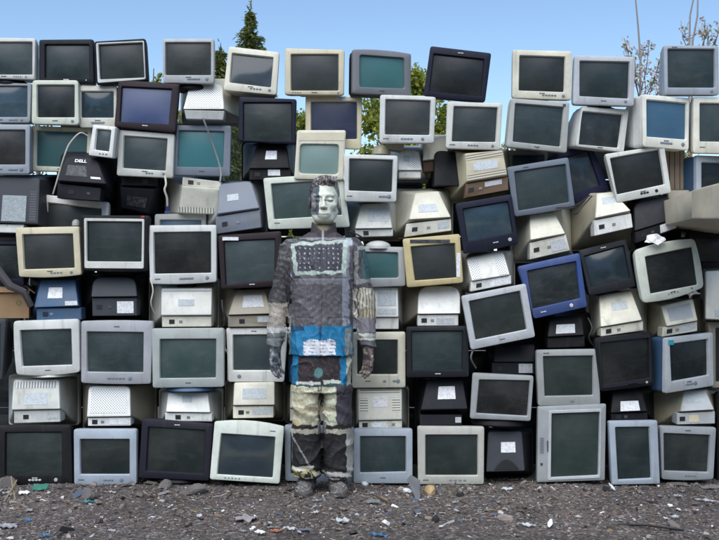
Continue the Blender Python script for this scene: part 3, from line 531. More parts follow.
K('cream printed monitor back left of the trouser legs of the man', 0, (234,382.6,274.6,382,274.6,405,233,405.4), (233,406.6,273.4,406,273.4,417.6,233,418.4), 'cream', (226,382,284,420), slope=.03, r=.012, sticker=[(.22,.26,.8,.72,GP)], sockets=(.2, .36), pstick=[(.48,.2,.96,.7,SS)], body='tan')
K('cream monitor back with side slots and label right of the trouser legs', .02, (358,389,402,388.4,402,419.6,358.4,420.4), (359,421.4,402,420.6,402,428,359,428.6), 'cream', (354,388,408,430), slope=.03, r=.008, vents=[(.04,.30,.22,.74,'slots'),(.78,.30,.96,.74,'slots'),(.05,.03,.95,.13,'slots')], sticker=[(.34,.26,.66,.58,ST)], pstick=[(.28,.2,.64,.8,ST)], sockets=(.14, .8))
K('black monitor back with white label and pale oval badge', 0, (427,379.6,462.7,378.6,467.6,409,420.8,410), (420,415,462,415,462,425,420,425.6), 'charcoal', (416,378,474,427), slope=.07, r=.012, sticker=[(.34,.24,.76,.66,ST)], sockets=(None, None), pstick=[(.84,.2,.98,.75,SS)])
K('low dark monitor back with silver label hanging behind the large silver monitor', .10, (494,347,535,344,535,362,494,362), (492,362.6,535,362.6,535,374,492,374), 'charcoal', (488,342,540,376), slope=.04, r=.02, pstick=[(.62,.1,.94,.9,SS)], sockets=(.18, None))
K('squat black monitor back with white label under the glossy black monitor', 0, (613,389.4,641.6,388.4,647.6,411.4,611,413), (611,413.6,647.6,412.4,648,419.6,611,420.4), 'black', (604,386,654,422), slope=.06, r=.03, sticker=[(.26,.52,.80,.94,ST)], sockets=(.2, .4))
K('blue-grey hooded monitor back with wide foot at the lower right', 0, (684,391,705.4,389.6,714.6,409.6,680.6,411.6), (677,413.4,715,411.6,715,423.6,677,424.6), 'silver', (648,390,718,428), slope=.08, r=.01, sticker=[(.2,.3,.8,.6,GP)], sockets=(.14, None), pstick=[(.32,.2,.58,.8,plastic('beige'))], body='sand')
bk = K('black monitor back on the ground with arched recess and white label', 0, (488,431.4,522,431,525,471,486.4,472), None, 'iron', (484,430,532,474), slope=.05, r=.02, sticker=[(.38,.27,.78,.53,ST)])
# those standing behind the man, as the paint on his suit repeats them
K('grey-green monitor back with dark perforated panel hidden behind the chest of the man', .12, (290,243,349,241,348,276,292,277), None, 'greenwhite', (286,240,352,280), slope=.04, r=.01, vents=[(.08,.1,.92,.9,'dots')])
K('grey-brown monitor back hidden behind the waist of the man', .12, (288,284,349,284,349,324,288,324), None, 'midgray', (284,282,352,326), slope=.05, r=.02)
K('blue monitor back with white label hidden behind the jacket hem of the man', .10, (292,328,345,328,348,354,288,354), (288,356,348,356,348,382,289,382), 'denim', (284,326,352,384), slope=.06, r=.01, sticker=[(.25,.4,.75,.85,ST)])
K('cream monitor back hidden behind the thighs of the man', .10, (290,387,346,387,348,408,290,408), (290,409,348,409,348,421,290,421), 'cream', (286,386,352,422), slope=.04, r=.01)
# white lettering on the black back
cu = bpy.data.curves.new('logo', 'FONT'); cu.body = 'DELL'; cu.size = .026; cu.extrude = .0008; cu.offset = .0009; cu.align_x = 'CENTER'
to = bpy.data.objects.new('logo', cu); C.objects.link(to)
bpy.context.view_layer.update()
me = bpy.data.meshes.new_from_object(to.evaluated_get(bpy.context.evaluated_depsgraph_get()))
bpy.data.objects.remove(to)
lo = bpy.data.objects.new('logo', me); C.objects.link(lo); lo.parent = b_dell
me.materials.clear(); me.materials.append(simple('white_lettering', (.75,.76,.78)))
pt = P(80.6, 162.4, -.031)
bpy.context.view_layer.update()
loc = b_dell.matrix_world.inverted() @ pt
slope_a = math.atan2(.07, (183-156)/179.0)
lo.location = loc + Vector((0, -.001, 0)); lo.rotation_euler = (R(90)-slope_a, 0, 0); lo.scale = (1.15, 1, 1)
# oval recess arch of the black back on the ground
g = MB(); n = 20
arc = [(-.07+.14*i/n, .055*math.sin(math.pi*i/n)) for i in range(n+1)]
vs = [(x+.005, .001-.004+.0, z+.012) for x, z in arc] ; g.add(vs, [tuple(range(n+1))])
g.build('arch_recess', [M_black], bk, False)

# side button row on the upended monitor
up = [o for o in C.objects if o.parent is None and str(o.get('label', '')).startswith('big grey monitor stood')][0]
bpy.context.view_layer.update(); inv = up.matrix_world.inverted()
for i in range(8):
    g = MB(); p = inv @ P(541.8, 438+i*2.0, -.03); g.box((p.x, -.001, p.z), (.010, .003, .0028)); g.build('button', [plastic('slate')], up, False)
g = MB(); p = inv @ P(547.4, 446, -.03); g.box((p.x+.001, -.003, p.z), (.003, .002, .03)); g.build('nameplate', [M_ink], up, False)
g = MB(); p = inv @ P(541.4, 464, -.03); g.box((p.x, -.001, p.z), (.006, .003, .006)); g.build('power_button', [plastic('iron')], up, False)

# ------------------------------------------------------------------ second row, glimpsed as darkness in the gaps
proto = None
def second_row(x, z, col, k):
    global proto
    key = k % 3
    if proto is None: proto = {}
    if key not in proto:
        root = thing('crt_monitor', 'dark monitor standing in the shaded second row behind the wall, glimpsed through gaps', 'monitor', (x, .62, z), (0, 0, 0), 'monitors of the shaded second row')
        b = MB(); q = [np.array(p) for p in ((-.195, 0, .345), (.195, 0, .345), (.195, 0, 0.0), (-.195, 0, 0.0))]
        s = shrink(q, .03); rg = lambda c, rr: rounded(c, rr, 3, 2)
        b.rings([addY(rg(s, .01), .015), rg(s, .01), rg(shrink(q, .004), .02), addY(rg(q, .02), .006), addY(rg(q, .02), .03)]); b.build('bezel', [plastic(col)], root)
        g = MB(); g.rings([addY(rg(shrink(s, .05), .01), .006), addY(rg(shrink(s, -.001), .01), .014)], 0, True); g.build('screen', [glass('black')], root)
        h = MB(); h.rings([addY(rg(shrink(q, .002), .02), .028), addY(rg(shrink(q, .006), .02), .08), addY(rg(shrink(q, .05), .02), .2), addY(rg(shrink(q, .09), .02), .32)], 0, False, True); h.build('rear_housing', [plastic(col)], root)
        proto[key] = root; return
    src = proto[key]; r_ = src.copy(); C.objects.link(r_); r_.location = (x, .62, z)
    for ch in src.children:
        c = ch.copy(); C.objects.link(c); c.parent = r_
k = 0
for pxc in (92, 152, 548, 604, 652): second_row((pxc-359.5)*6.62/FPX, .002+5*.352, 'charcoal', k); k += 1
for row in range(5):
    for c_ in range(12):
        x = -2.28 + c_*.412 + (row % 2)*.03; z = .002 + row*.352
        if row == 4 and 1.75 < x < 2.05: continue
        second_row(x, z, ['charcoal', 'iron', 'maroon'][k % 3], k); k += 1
# ------------------------------------------------------------------ ground
def fbm(x, y, o=4, s=0):
    v = np.zeros_like(x); a = 1.0; f = 1.0; r_ = np.random.RandomState(5+s)
    for _ in range(o):
        for _k in range(3):
            th = r_.uniform(0, 6.28); ph = r_.uniform(0, 6.28, 2)
            v += a*np.sin((x*math.cos(th)+y*math.sin(th))*f*6.28+ph[0])/3
        a *= .5; f *= 2.1
    return v
def gz(x, y):
    x = np.asarray(x, float); y = np.asarray(y, float)
    n = fbm(x*.9, y*.9, 5)*.012 + fbm(x*4, y*4, 3, 3)*.006
    rise = .018*np.clip(1-np.abs(y+.25)/.5, 0, 1)*(0.6+fbm(x*.7, y*.3, 2, 9))
    fade = np.clip((3.0-np.abs(x))/1, 0, 1)*np.clip((y+4.5)/1.5, 0, 1)*np.clip((.2-y)/.25, 0, 1)
    return (n+rise)*fade - .002
xs = np.concatenate([np.array([-400, -150, -60, -25, -12, -7, -4.5]), np.linspace(-3.2, 3.2, 321), np.array([4.5, 7, 12, 25, 60, 150, 400])])
ys = np.concatenate([np.array([-200, -80, -30, -14, -8, -6]), np.linspace(-5, -2, 40)[:-1], np.linspace(-2, .3, 130), np.array([.6, 1, 2, 5, 12, 30, 80, 200, 600])])
X, Y = np.meshgrid(xs, ys); Z = gz(X, Y); nx, ny = len(xs), len(ys)
vs = np.stack([X, Y, Z], -1).reshape(-1, 3); ii = np.arange(nx*ny).reshape(ny, nx)
fs = np.stack([ii[:-1, :-1], ii[:-1, 1:], ii[1:, 1:], ii[1:, :-1]], -1).reshape(-1, 4)
m, t, b, L = nodes('scrap_strewn_dirt'); co = coords(t, False)
n1 = N(t, 'ShaderNodeTexNoise', Scale=1.3, Detail=6.0, Roughness=.6); L(co, n1.inputs['Vector'])
n2 = N(t, 'ShaderNodeTexNoise', Scale=28.0, Detail=8.0, Roughness=.75); L(co, n2.inputs['Vector'])
vo = N(t, 'ShaderNodeTexVoronoi', Scale=75.0); L(co, vo.inputs['Vector'])
r1 = ramp(t, [(.3, (.082,.070,.064)), (.5, (.135,.119,.110)), (.7, (.205,.186,.174))]); L(n2.outputs['Fac'], r1.inputs[0])
r2 = ramp(t, [(0, (.35,.33,.33)), (.55, (.8,.78,.77)), (.85, (1,1,1)), (.93, (1.9,1.9,1.95))])
sp = N(t, 'ShaderNodeSeparateColor'); L(vo.outputs['Color'], sp.inputs[0]); L(sp.outputs[0], r2.inputs[0])
x1 = mix(t, 'MULTIPLY'); x1.inputs[0].default_value = 1; L(r1.outputs[0], x1.inputs[6]); L(r2.outputs[0], x1.inputs[7])
r3 = ramp(t, [(.35, (.72,.69,.68)), (.65, (1.3,1.26,1.22))]); L(n1.outputs['Fac'], r3.inputs[0])
x2 = mix(t, 'MULTIPLY'); x2.inputs[0].default_value = 1; L(x1.outputs[2], x2.inputs[6]); L(r3.outputs[0], x2.inputs[7])
L(x2.outputs[2], b.inputs['Base Color']); b.inputs['Roughness'].default_value = .92
bp = N(t, 'ShaderNodeBump', Strength=1.0, Distance=.012); ad = N(t, 'ShaderNodeMath', operation='ADD')
L(n2.outputs['Fac'], ad.inputs[0]); L(sp.outputs[1], ad.inputs[1]); L(ad.outputs[0], bp.inputs['Height']); L(bp.outputs[0], b.inputs['Normal'])
go = mesh('ground', vs, fs.tolist(), [m], None, None, True, 180); tag(go, None, None, None, 'structure')

# countless scrap shards: one object
def vcol_mat(name, rough=.7, bump=0, spec=.4, attr='tone'):
    m, t, b, L = nodes(name); a = N(t, 'ShaderNodeAttribute', attribute_name=attr); L(a.outputs['Color'], b.inputs['Base Color'])
    b.inputs['Roughness'].default_value = rough; b.inputs['Specular IOR Level'].default_value = spec
    if bump:
        n_ = N(t, 'ShaderNodeTexNoise', Scale=90.0, Detail=5.0); L(coords(t, False), n_.inputs['Vector'])
        bp = N(t, 'ShaderNodeBump', Strength=bump, Distance=.004); L(n_.outputs['Fac'], bp.inputs['Height']); L(bp.outputs[0], b.inputs['Normal'])
    return m
def set_vcol(o, cols, attr='tone'):
    a = o.data.color_attributes.new(attr, 'FLOAT_COLOR', 'POINT')
    c = np.ones((len(cols), 4), np.float32); c[:, :3] = cols; a.data.foreach_set('color', c.ravel())
tones = [((.055,.048,.044), 26), ((.10,.088,.082), 26), ((.16,.145,.14), 18), ((.24,.22,.21), 10), ((.16,.12,.085), 8), ((.40,.40,.41), 3.5), ((.56,.57,.59), 1.2), ((.03,.03,.032), 10),
         ((.04,.09,.17), .4), ((.05,.13,.10), .3), ((.20,.10,.07), .4), ((.28,.23,.14), .9), ((.10,.13,.18), 4)]
tw = np.array([w_ for _, w_ in tones]); tw = tw/tw.sum(); tc_ = np.array([c for c, _ in tones]); tc_ *= np.array((.98, .93, .88)); tc_[:1] *= 1.4
V = []; Fc = []; Cc = []; nb = 0
for i in range(26000):
    y = -1.6 + 1.8*nrs.rand()**.72; x = nrs.uniform(-2.35, 2.35)
    if nrs.rand() < .45:
        if fbm(np.array([x*.8]), np.array([y*1.6]), 3, 21)[0] < -.1: continue
    big = nrs.rand(); s = .0025 + .006*nrs.rand() + (.012*nrs.rand() if big > .92 else 0) + (.022*nrs.rand() if big > .992 else 0)
    el_ = nrs.uniform(1, 3.2) if nrs.rand() < .5 else 1
    n = nrs.randint(4, 7); th = np.sort(nrs.uniform(0, 6.283, n)); rr = s*nrs.uniform(.6, 1, n)
    p = np.stack([np.cos(th)*rr*el_, np.sin(th)*rr, np.zeros(n)], 1); h = s*nrs.uniform(.12, .7)
    q = np.concatenate([p, p*nrs.uniform(.6, 1) + np.array([0, 0, h])])
    a, bb, c = nrs.uniform(-.5, .5), nrs.uniform(-.5, .5), nrs.uniform(0, 6.28)
    M_ = np.array(Matrix.Rotation(c, 3, 'Z') @ Matrix.Rotation(a, 3, 'X') @ Matrix.Rotation(bb, 3, 'Y'))
    q = q @ M_.T + np.array([x, y, float(gz(x, y)) + s*.12])
    V.append(q); Fc += [tuple(nb+n+k for k in range(n))] + [(nb+k, nb+(k+1) % n, nb+n+(k+1) % n, nb+n+k) for k in range(n)]
    Cc.append(np.repeat((tc_[nrs.choice(len(tw), p=tw)]*nrs.uniform(.85, 1.5))[None], 2*n, 0)); nb += 2*n
so = mesh('scrap_debris', np.concatenate(V), Fc, [vcol_mat('scrap_shards', .65)], None, None, False)
set_vcol(so, np.concatenate(Cc)); tag(so, 'crushed grey-brown scrap and plastic shards strewn over the dirt', 'debris', None, 'stuff')

# larger pieces one can tell apart
def ground_at(px, py):
    y = -.3
    for _ in range(12):
        z = float(gz((px-359.5)*(y-CAMY)/FPX, y)); y = CAMY + (CAMZ - z)*FPX/(py-270.0)
    return Vector(((px-359.5)*(y-CAMY)/FPX, y, z))
def lump(name, label, cat, px, py, size, mat, seed, group=None, flat=.35, jag=.35):
    r_ = np.random.RandomState(seed); bm = bmesh.new(); bmesh.ops.create_icosphere(bm, subdivisions=3, radius=1)
    d = r_.normal(size=(7, 3)); d /= np.linalg.norm(d, axis=1)[:, None]; k = r_.uniform(.45, .95, 7)
    for v in bm.verts:
        c = np.array(v.co); f = 1.0
        for dd, kk in zip(d, k):
            pr = c.dot(dd)*f
            if pr > kk: f *= kk/pr if jag > .3 else 1
        f *= 1 + .06*math.sin(c[0]*7+seed)*math.cos(c[1]*9)
        v.co = Vector(c*f)*1.0; v.co.x *= size[0]; v.co.y *= size[1]; v.co.z *= size[2]
    me = bpy.data.meshes.new(name); bm.to_mesh(me); bm.free(); me.shade_smooth(); me.set_sharp_from_angle(angle=R(25)); me.materials.append(mat)
    o = bpy.data.objects.new(name, me); C.objects.link(o); p = ground_at(px, py); o.location = (p.x, p.y, p.z + size[2]*.35)
    o.rotation_euler = (r_.uniform(-.2, .2), r_.uniform(-.2, .2), r_.uniform(0, 6))
    return tag(o, label, cat, group)
def sheet(name, label, cat, px, py, w_, h_, mat, seed, tilt=(.2, .1, 0), crumple=.15, shape=None, group=None):
    r_ = np.random.RandomState(seed); n = 9; th = np.linspace(0, 6.283, 15)[:-1]; out = shape
    if out is None: out = [(math.cos(a)*w_/2*r_.uniform(.65, 1.1), math.sin(a)*h_/2*r_.uniform(.65, 1.1)) for a in th]
    bm = bmesh.new(); vs = [bm.verts.new((x, y_, 0)) for x, y_ in out]; bm.faces.new(vs)
    bmesh.ops.triangulate(bm, faces=bm.faces[:]); bmesh.ops.subdivide_edges(bm, edges=bm.edges[:], cuts=3, use_grid_fill=True)
    a, b_, c_ = r_.uniform(0, 6, 3); s = max(w_, h_)
    for v in bm.verts: v.co.z += crumple*s*(.5*math.sin(v.co.x/s*11+a)*math.cos(v.co.y/s*9+b_) + .3*math.sin((v.co.x+v.co.y)/s*21+c_))
    ret = bmesh.ops.extrude_face_region(bm, geom=bm.faces[:])
    for v in [g for g in ret['geom'] if isinstance(g, bmesh.types.BMVert)]: v.co.z += .004
    bmesh.ops.recalc_face_normals(bm, faces=bm.faces[:])
    me = bpy.data.meshes.new(name); bm.to_mesh(me); bm.free(); me.materials.append(mat); me.shade_smooth(); me.set_sharp_from_angle(angle=R(30))
    o = bpy.data.objects.new(name, me); C.objects.link(o); p = ground_at(px, py); o.location = (p.x, p.y, p.z + .008 + abs(math.sin(tilt[0]))*h_*.4)
    o.rotation_euler = tilt
    return tag(o, label, cat, group)
Mw = simple('white_foam', (.68,.70,.72), .7); Mstone = simple('yellow_stone', (.42,.30,.15), .85, 0, .4, 30); Mrock = simple('gray_rock', (.12,.11,.105), .9, 0, .5, 25)
Mblue = simple('blue_plastic', (.04,.13,.26), .5); Mgreen = simple('green_packet', (.03,.15,.11), .45); Mwood = simple('splint_wood', (.24,.18,.11), .8, 0, .35, 60)
Mgrey = simple('gray_plastic_shard', (.24,.25,.26), .5); Mpale = simple('pale_scrap', (.42,.43,.45), .55); Mbrown = simple('brown_rag', (.20,.15,.12), .9); Mred = simple('orange_shard', (.38,.13,.06), .5)
lump('stone', 'yellowish stone on the scrap before the cream-grey bottom monitor', 'stone', 430, 494, (.055,.04,.035), Mstone, 3)
lump('foam_block', 'white foam scrap against the pale blue-white monitor right of the man', 'foam scrap', 365, 484.6, (.030,.02,.018), Mw, 5)
lump('foam_block', 'small white foam scrap left of the yellow stone', 'foam scrap', 407, 491.4, (.022,.018,.018), Mw, 8)
lump('foam_block', 'white foam crumb in mid-ground below the pale blue-white monitor', 'foam scrap', 395, 507.4, (.024,.018,.012), Mw, 11)
lump('rock', 'grey rock at the foot of the wide black monitor, left edge', 'rock', 6, 487, (.075,.05,.04), Mrock, 14)
lump('rock', 'low grey rock in front of the small silver-blue monitor', 'rock', 88, 497, (.06,.04,.035), Mrock, 17)
lump('rock', 'grey rubble heap piece left of the shoes by the white monitor', 'rock', 192, 493, (.085,.05,.04), Mrock, 19)
lump('rock', 'broad rubble piece at the foot of the dark purple-black monitor', 'rock', 165, 487, (.05,.04,.03), Mrock, 22)
lump('rock', 'grey rock lying right of the dark stand-footed ground monitor', 'rock', 505, 519.6, (.05,.03,.02), simple('tan_rock', (.25,.21,.19), .9, 0, .4, 25), 25)
sheet('plastic_shard', 'long grey plastic shard leaning before the bottom monitors right of the man', 'plastic shard', 415.6, 498, .05, .15, simple('dark_gray_shard', (.13,.135,.14), .6), 2, (.75, .25, .35), .04, [(-.01,-.07), (.012,-.07), (.035,.06), (-.02,.085), (-.045,.05)])
sheet('plastic_packet', 'green and white plastic packet by the wide black monitor', 'packet', 41, 490.5, .085, .05, Mgreen, 4, (.5, 0, .1), .05, [(-.045,-.025), (.03,-.025), (.042,.025), (-.04,.022)])
sheet('plastic_scrap', 'crumpled white scrap below the wide black monitor', 'plastic scrap', 24, 495, .06, .03, Mw, 6, (.4, .1, .5), .12)
sheet('plastic_scrap', 'blue plastic scrap in the left foreground beside the sticks', 'plastic scrap', 28, 522, .045, .025, Mblue, 7, (.2, .2, .3), .12)
sheet('plastic_scrap', 'bright blue plastic scrap at the bottom photo edge, left', 'plastic scrap', 46, 537.4, .06, .02, Mblue, 9, (.2, .1, .1), .1)
sheet('plastic_scrap', 'blue plastic scrap at the bottom photo edge, centre', 'plastic scrap', 379, 537, .09, .022, Mblue, 10, (.15, .1, -.2), .08)
sheet('plastic_scrap', 'pale angular scrap at the bottom centre left of the blue one', 'plastic scrap', 260, 535, .06, .04, Mw, 12, (.3, .1, .8), .1)
sheet('plastic_scrap', 'orange-red shard in the foreground below the man', 'plastic scrap', 275, 533, .06, .022, Mred, 13, (.2, .1, .2), .08)
sheet('plastic_scrap', 'silver foil strip in the foreground below the man, right of the orange shard', 'plastic scrap', 290, 531, .07, .022, Mpale, 15, (.4, .1, .1), .12)
sheet('plastic_scrap', 'teal plastic scrap before the small silver-blue monitor', 'plastic scrap', 91, 503.6, .09, .03, simple('teal_scrap', (.03,.13,.14), .5), 16, (.2, .1, .2), .1)
sheet('rag', 'greyish rag half buried below the white ground monitor', 'rag', 245, 521, .13, .07, simple('pinkish_rag', (.25,.23,.23), .9), 18, (.15, .05, .4), .12)
sheet('rag', 'torn grey rag at the left bottom edge of the rubble', 'rag', 5, 528, .12, .06, simple('gray_rag', (.28,.28,.30), .9), 20, (.1, .1, .2), .1)
sheet('foil_sheet', 'flat grey-brown panel lying at the right photo edge', 'panel', 712, 489, .14, .06, simple('dusty_panel', (.17,.155,.15), .8), 24, (.12, -.05, .1), .02)
sheet('plastic_scrap', 'pair of white scraps left of the bottom right corner, larger one', 'plastic scrap', 670, 508, .035, .03, Mw, 26, (.3, .2, .3), .12)
sheet('plastic_scrap', 'small white scrap right beside the larger white scrap at bottom right', 'plastic scrap', 679, 512, .028, .025, Mw, 27, (.3, .2, .9), .12)
sheet('plastic_scrap', 'white curved strip in the right foreground', 'plastic scrap', 527, 527, .09, .022, Mpale, 28, (.2, .1, -.15), .1)
sheet('plastic_scrap', 'white standing sliver in the right foreground', 'plastic scrap', 550, 527.6, .025, .05, Mw, 29, (.7, .2, -.3), .08)
sheet('plastic_scrap', 'pale shard before the black back with arched recess', 'plastic scrap', 507, 491, .07, .03, Mpale, 30, (.3, .1, .3), .1)
sheet('plastic_scrap', 'white sliver leaning on the slim monitor stood on end', 'plastic scrap', 611.6, 490.6, .022, .06, Mw, 31, (.6, .1, .6), .05)
sheet('plastic_scrap', 'pale scrap left of the bottom right corner, long and thin', 'plastic scrap', 706, 502, .12, .02, Mpale, 32, (.1, .05, -.35), .06)
sheet('plastic_scrap', 'grey-green card lying below the pale blue-white monitor', 'plastic scrap', 373, 504, .10, .05, simple('gray_green_card', (.16,.175,.165), .7), 33, (.2, -.1, -.5), .04)
sheet('plastic_scrap', 'crumpled pale scrap in the centre foreground', 'plastic scrap', 343, 523, .07, .04, Mpale, 34, (.3, .1, .2), .15)
for (px, py, dx, lz, ang, lab) in ((5, 500, .012, .09, .45, 'short pale wood stick leaning on the rock at left'), (17, 500, -.02, .11, -.5, 'longer pale wood stick propped right of the short one')):
    p = ground_at(px, py); g = MB(); g.tube([p + Vector((0, -.02, -.005)), p + Vector((math.sin(ang)*lz*.6, .03, lz*.5)), p + Vector((math.sin(ang)*lz, .07, lz))], .005, 6, 0, .004)
    tag(g.build('stick', [Mwood]), lab, 'stick')
p = ground_at(655, 530); g = MB(); g.tube([p + Vector((-.16, .06, .012)), p + Vector((-.03, .02, .018)), p + Vector((.12, -.05, .012))], .006, 6); tag(g.build('cable', [M_black]), 'dark cable end lying in the right foreground', 'cable')
# a second family of mid-size shards, each a thing
for i in range(46):
    px = nrs.uniform(4, 716); py = nrs.uniform(493, 536)
    sheet('scrap_piece', 'small torn grey plastic piece lying loose among the crushed scrap', 'scrap', px, py, nrs.uniform(.02, .055), nrs.uniform(.012, .03), [Mpale, Mgrey, Mgrey, Mbrown, Mw][nrs.randint(5)], 100+i,
          (nrs.uniform(-.4, .5), nrs.uniform(-.3, .3), nrs.uniform(0, 6)), .12, None, 'loose scrap pieces on the ground')

# ------------------------------------------------------------------ odd things in the wall
Mcard = simple('cardboard', (.30,.19,.10), .85, 0, .2, 12)
def card_box():
    root = thing('cardboard_box', 'torn brown cardboard box at the left photo edge below the beige monitor', 'box', P(8, 318, .08), (0, 0, R(12)))
    g = MB(); g.box((0, .1, .075), (.115, .12, .075)); g.build('box_body', [Mcard], root, False)
    g = MB(); g.box((-.02, -.02, .165), (.10, .003, .025), 0, Matrix.Rotation(R(-38), 3, 'X')); g.build('flap', [Mcard], root, False)
    g = MB(); g.box((.118, .1, .162), (.035, .1, .003), 0, Matrix.Rotation(R(40), 3, 'Y')); g.build('flap', [Mcard], root, False)
    g = MB(); n = 14
    for k in range(n):
        a0, a1 = 6.283*k/n, 6.283*(k+.62)/n
        g.add([(.06+math.cos(a)*r_, -.0215, .085+math.sin(a)*r_) for a in (a0, a1) for r_ in (.010, .014)], [(0, 1, 3, 2)])
    g.build('printed_mark', [simple('green_ink', (.03,.16,.05))], root, False)
card_box()
# dark junk slab above the box and the grey edge-on monitor at the far left
o = F('dark navy monitor deep in shade at the left photo edge above the box', .05, (-30,240,22,241,24,286,-30,286), (-24,245,18,279), 'navy', 'black', btn=None, power=None, logo=None)
g = MB(); g.tube([P(-4, 268, 0), P(10, 286, -.03), P(24, 292, -.03), P(31, 306, 0)], .026, 8, 0, .018)
tag(g.build('bent_strap', [simple('dark_fabric_strap', (.05,.045,.05), .85)]), 'dark crumpled strap hanging over the cardboard box', 'strap')
F('dark grey monitor edge-on at the left photo edge beside the pale bowed monitor', -.02, (-46,318,6,319,2,380,-46,380), (-40,324,0,372), 'iron', 'black', btn=None, power=None, logo=None)
def cable(label, pts, r, mat, plug=None):
    root = thing('cable', label, 'cable', P(*pts[0]))
    g = MB(); w_ = [P(*p) for p in pts]; dense = []
    for i in range(len(w_)-1):
        p0, p1, p2, p3 = w_[max(i-1, 0)], w_[i], w_[i+1], w_[min(i+2, len(w_)-1)]
        for k in range(6):
            t_ = k/6; dense.append(.5*((2*p1) + (p2-p0)*t_ + (2*p0-5*p1+4*p2-p3)*t_*t_ + (3*p1-p0-3*p2+p3)*t_**3))
    dense.append(w_[-1]); o_ = root.location
    g.tube([p - o_ for p in dense], r, 7); g.build('cord', [mat], root)
    if plug:
        e = dense[-1]-o_; d = (dense[-1]-dense[-3]).normalized(); g = MB()
        g.tube([e, e+d*.012, e+d*.03], .008, 8); g.box(e+d*.034, (.014, .008, .006)); g.build('plug', [plug], root)
Mcab = simple('ivory_cable', (.45,.43,.37), .5); Mbl = simple('blue_plug', (.02,.045,.16), .45)
cable('ivory cable looping from the tiny box monitor down past the teal-blue screen', [(88,136,-.09), (80,133,-.11), (70,143,-.12), (65,154,-.13), (60,170,-.12), (56,184,-.12), (53,194,-.1)], .0045, Mcab)
cable('short ivory cable with blue plug hanging from the light grey monitor', [(165,176,-.02), (166,184,-.06), (164.6,190,-.07), (167,198,-.06), (167.4,206,-.05)], .006, Mcab, Mbl)
cable('grey cable hanging from the white perforated back across the teal screen', [(203,118,-.06), (206,126,-.05), (212,142,-.02), (218,160,-.01), (221,172,-.02), (220,182,-.06)], .005, simple('gray_cable', (.22,.22,.21), .5))
cable('black cable curled between the right sleeve and the printed grey back', [(349,232,-.06), (356,234,-.1), (362,238,-.1), (365,246,-.06)], .005, M_black)
cable('black cable slung under the side-on beige monitor at the right', [(672,224,0), (686,219,-.1), (700,216,-.12), (722,222,-.14)], .006, M_black)
cable('dark wire across the gap beside the tilted grey hooded back', [(556,208,-.02), (570,207,-.02), (580,203,0), (590,195,0)], .004, M_black)
cable('black cable hanging from the olive-tan back down past its label', [(222,300,.0), (223,310,-.03), (226,318,-.02), (223,326,.02)], .005, M_black)
cable('grey cable looping in the dark gap right of the plain black monitor', [(470,330,.03), (474,345,-.02), (471,358,-.03), (476,368,.04)], .005, simple('dim_cable', (.16,.16,.16), .5))
cable('dark cable drooping under the violet-cased monitor', [(592,196,.0), (583,206,-.05), (576,214,-.06), (571,212,.0)], .004, M_black)
cable('pale cable hanging beside the domed charcoal back', [(150,278,.0), (153,290,-.03), (151,304,-.03), (156,316,.03)], .004, Mcab)
cable('black cable curling out of the gap beside the squat black back with silver label', [(588,318,.02), (592,328,-.02), (589,338,-.02), (594,346,.02)], .005, M_black)
# crumpled white paper under the black back on the right
sc_ = sheet('crumpled_paper', 'crumpled white paper wedged under the black back on the right', 'paper', 655, 500, .12, .07, simple('white_paper', (.75,.75,.76), .8), 44, (R(70), 0, R(0)), .12)
sc_.location = P(654.6, 239.4, -.07); sc_.rotation_euler = (R(68), 0, 0)
# round stand on the teal monitor, grey disc, beige lids
def dome(name, label, cat, c, a, b_, h_, mat, rot=0):
    g = MB(); rings = []
    for k in range(9):
        t_ = math.pi/2*k/8; e = math.cos(t_); rings.append([(math.cos(u)*a*max(e, .02), math.sin(u)*b_*max(e, .02), h_*math.sin(t_)) for u in np.linspace(0, 6.2832, 33)[:-1]])
    rings.insert(0, [(x, y_, -.012) for x, y_, z in rings[0]])
    g.rings(rings, 0, True, True); o = g.build(name, [mat]); o.location = c; return tag(o, label, cat)
dome('swivel_stand', 'upturned pale swivel stand lying on the grey teal-screened monitor', 'monitor stand', P(378, 246.6, .08), .072, .09, .034, plastic('ltgray'))
dome('gray_disc', 'small round grey cap on the corner of the beige monitor at left', 'cap', P(76, 223.5, .02), .022, .022, .024, plastic('gray'))
dome('tan_bowl', 'domed tan lid in front of the leafy gap, left of the perforated grey back', 'lid', P(381, 152.6, .20), .055, .06, .045, plastic('beige'))
g = MB(); g.box((0, 0, 0), (.05, .06, .022)); o = g.build('casing_shell', [plastic('tan')], None, False); o.location = P(395, 147, .22); o.rotation_euler = (0, R(6), 0); tag(o, 'brown-grey casing scrap between the tan lid and the perforated back', 'casing')
K('cream monitor back with brown bay between the perforated grey back and the black shell', .16, (424,140,447,137,449,158,423,160), (423,162,448,160,448,170,423,172), 'cream', (420,136,452,182), slope=.03, r=.01, pcol=(.10,.055,.035), sockets=(.5, None))
K('black monitor shell deep between the cream back and the yellowed ridged back', .10, (434,150,460,152,462,186,434,186), None, 'black', (430,148,466,188), slope=.06, r=.05)
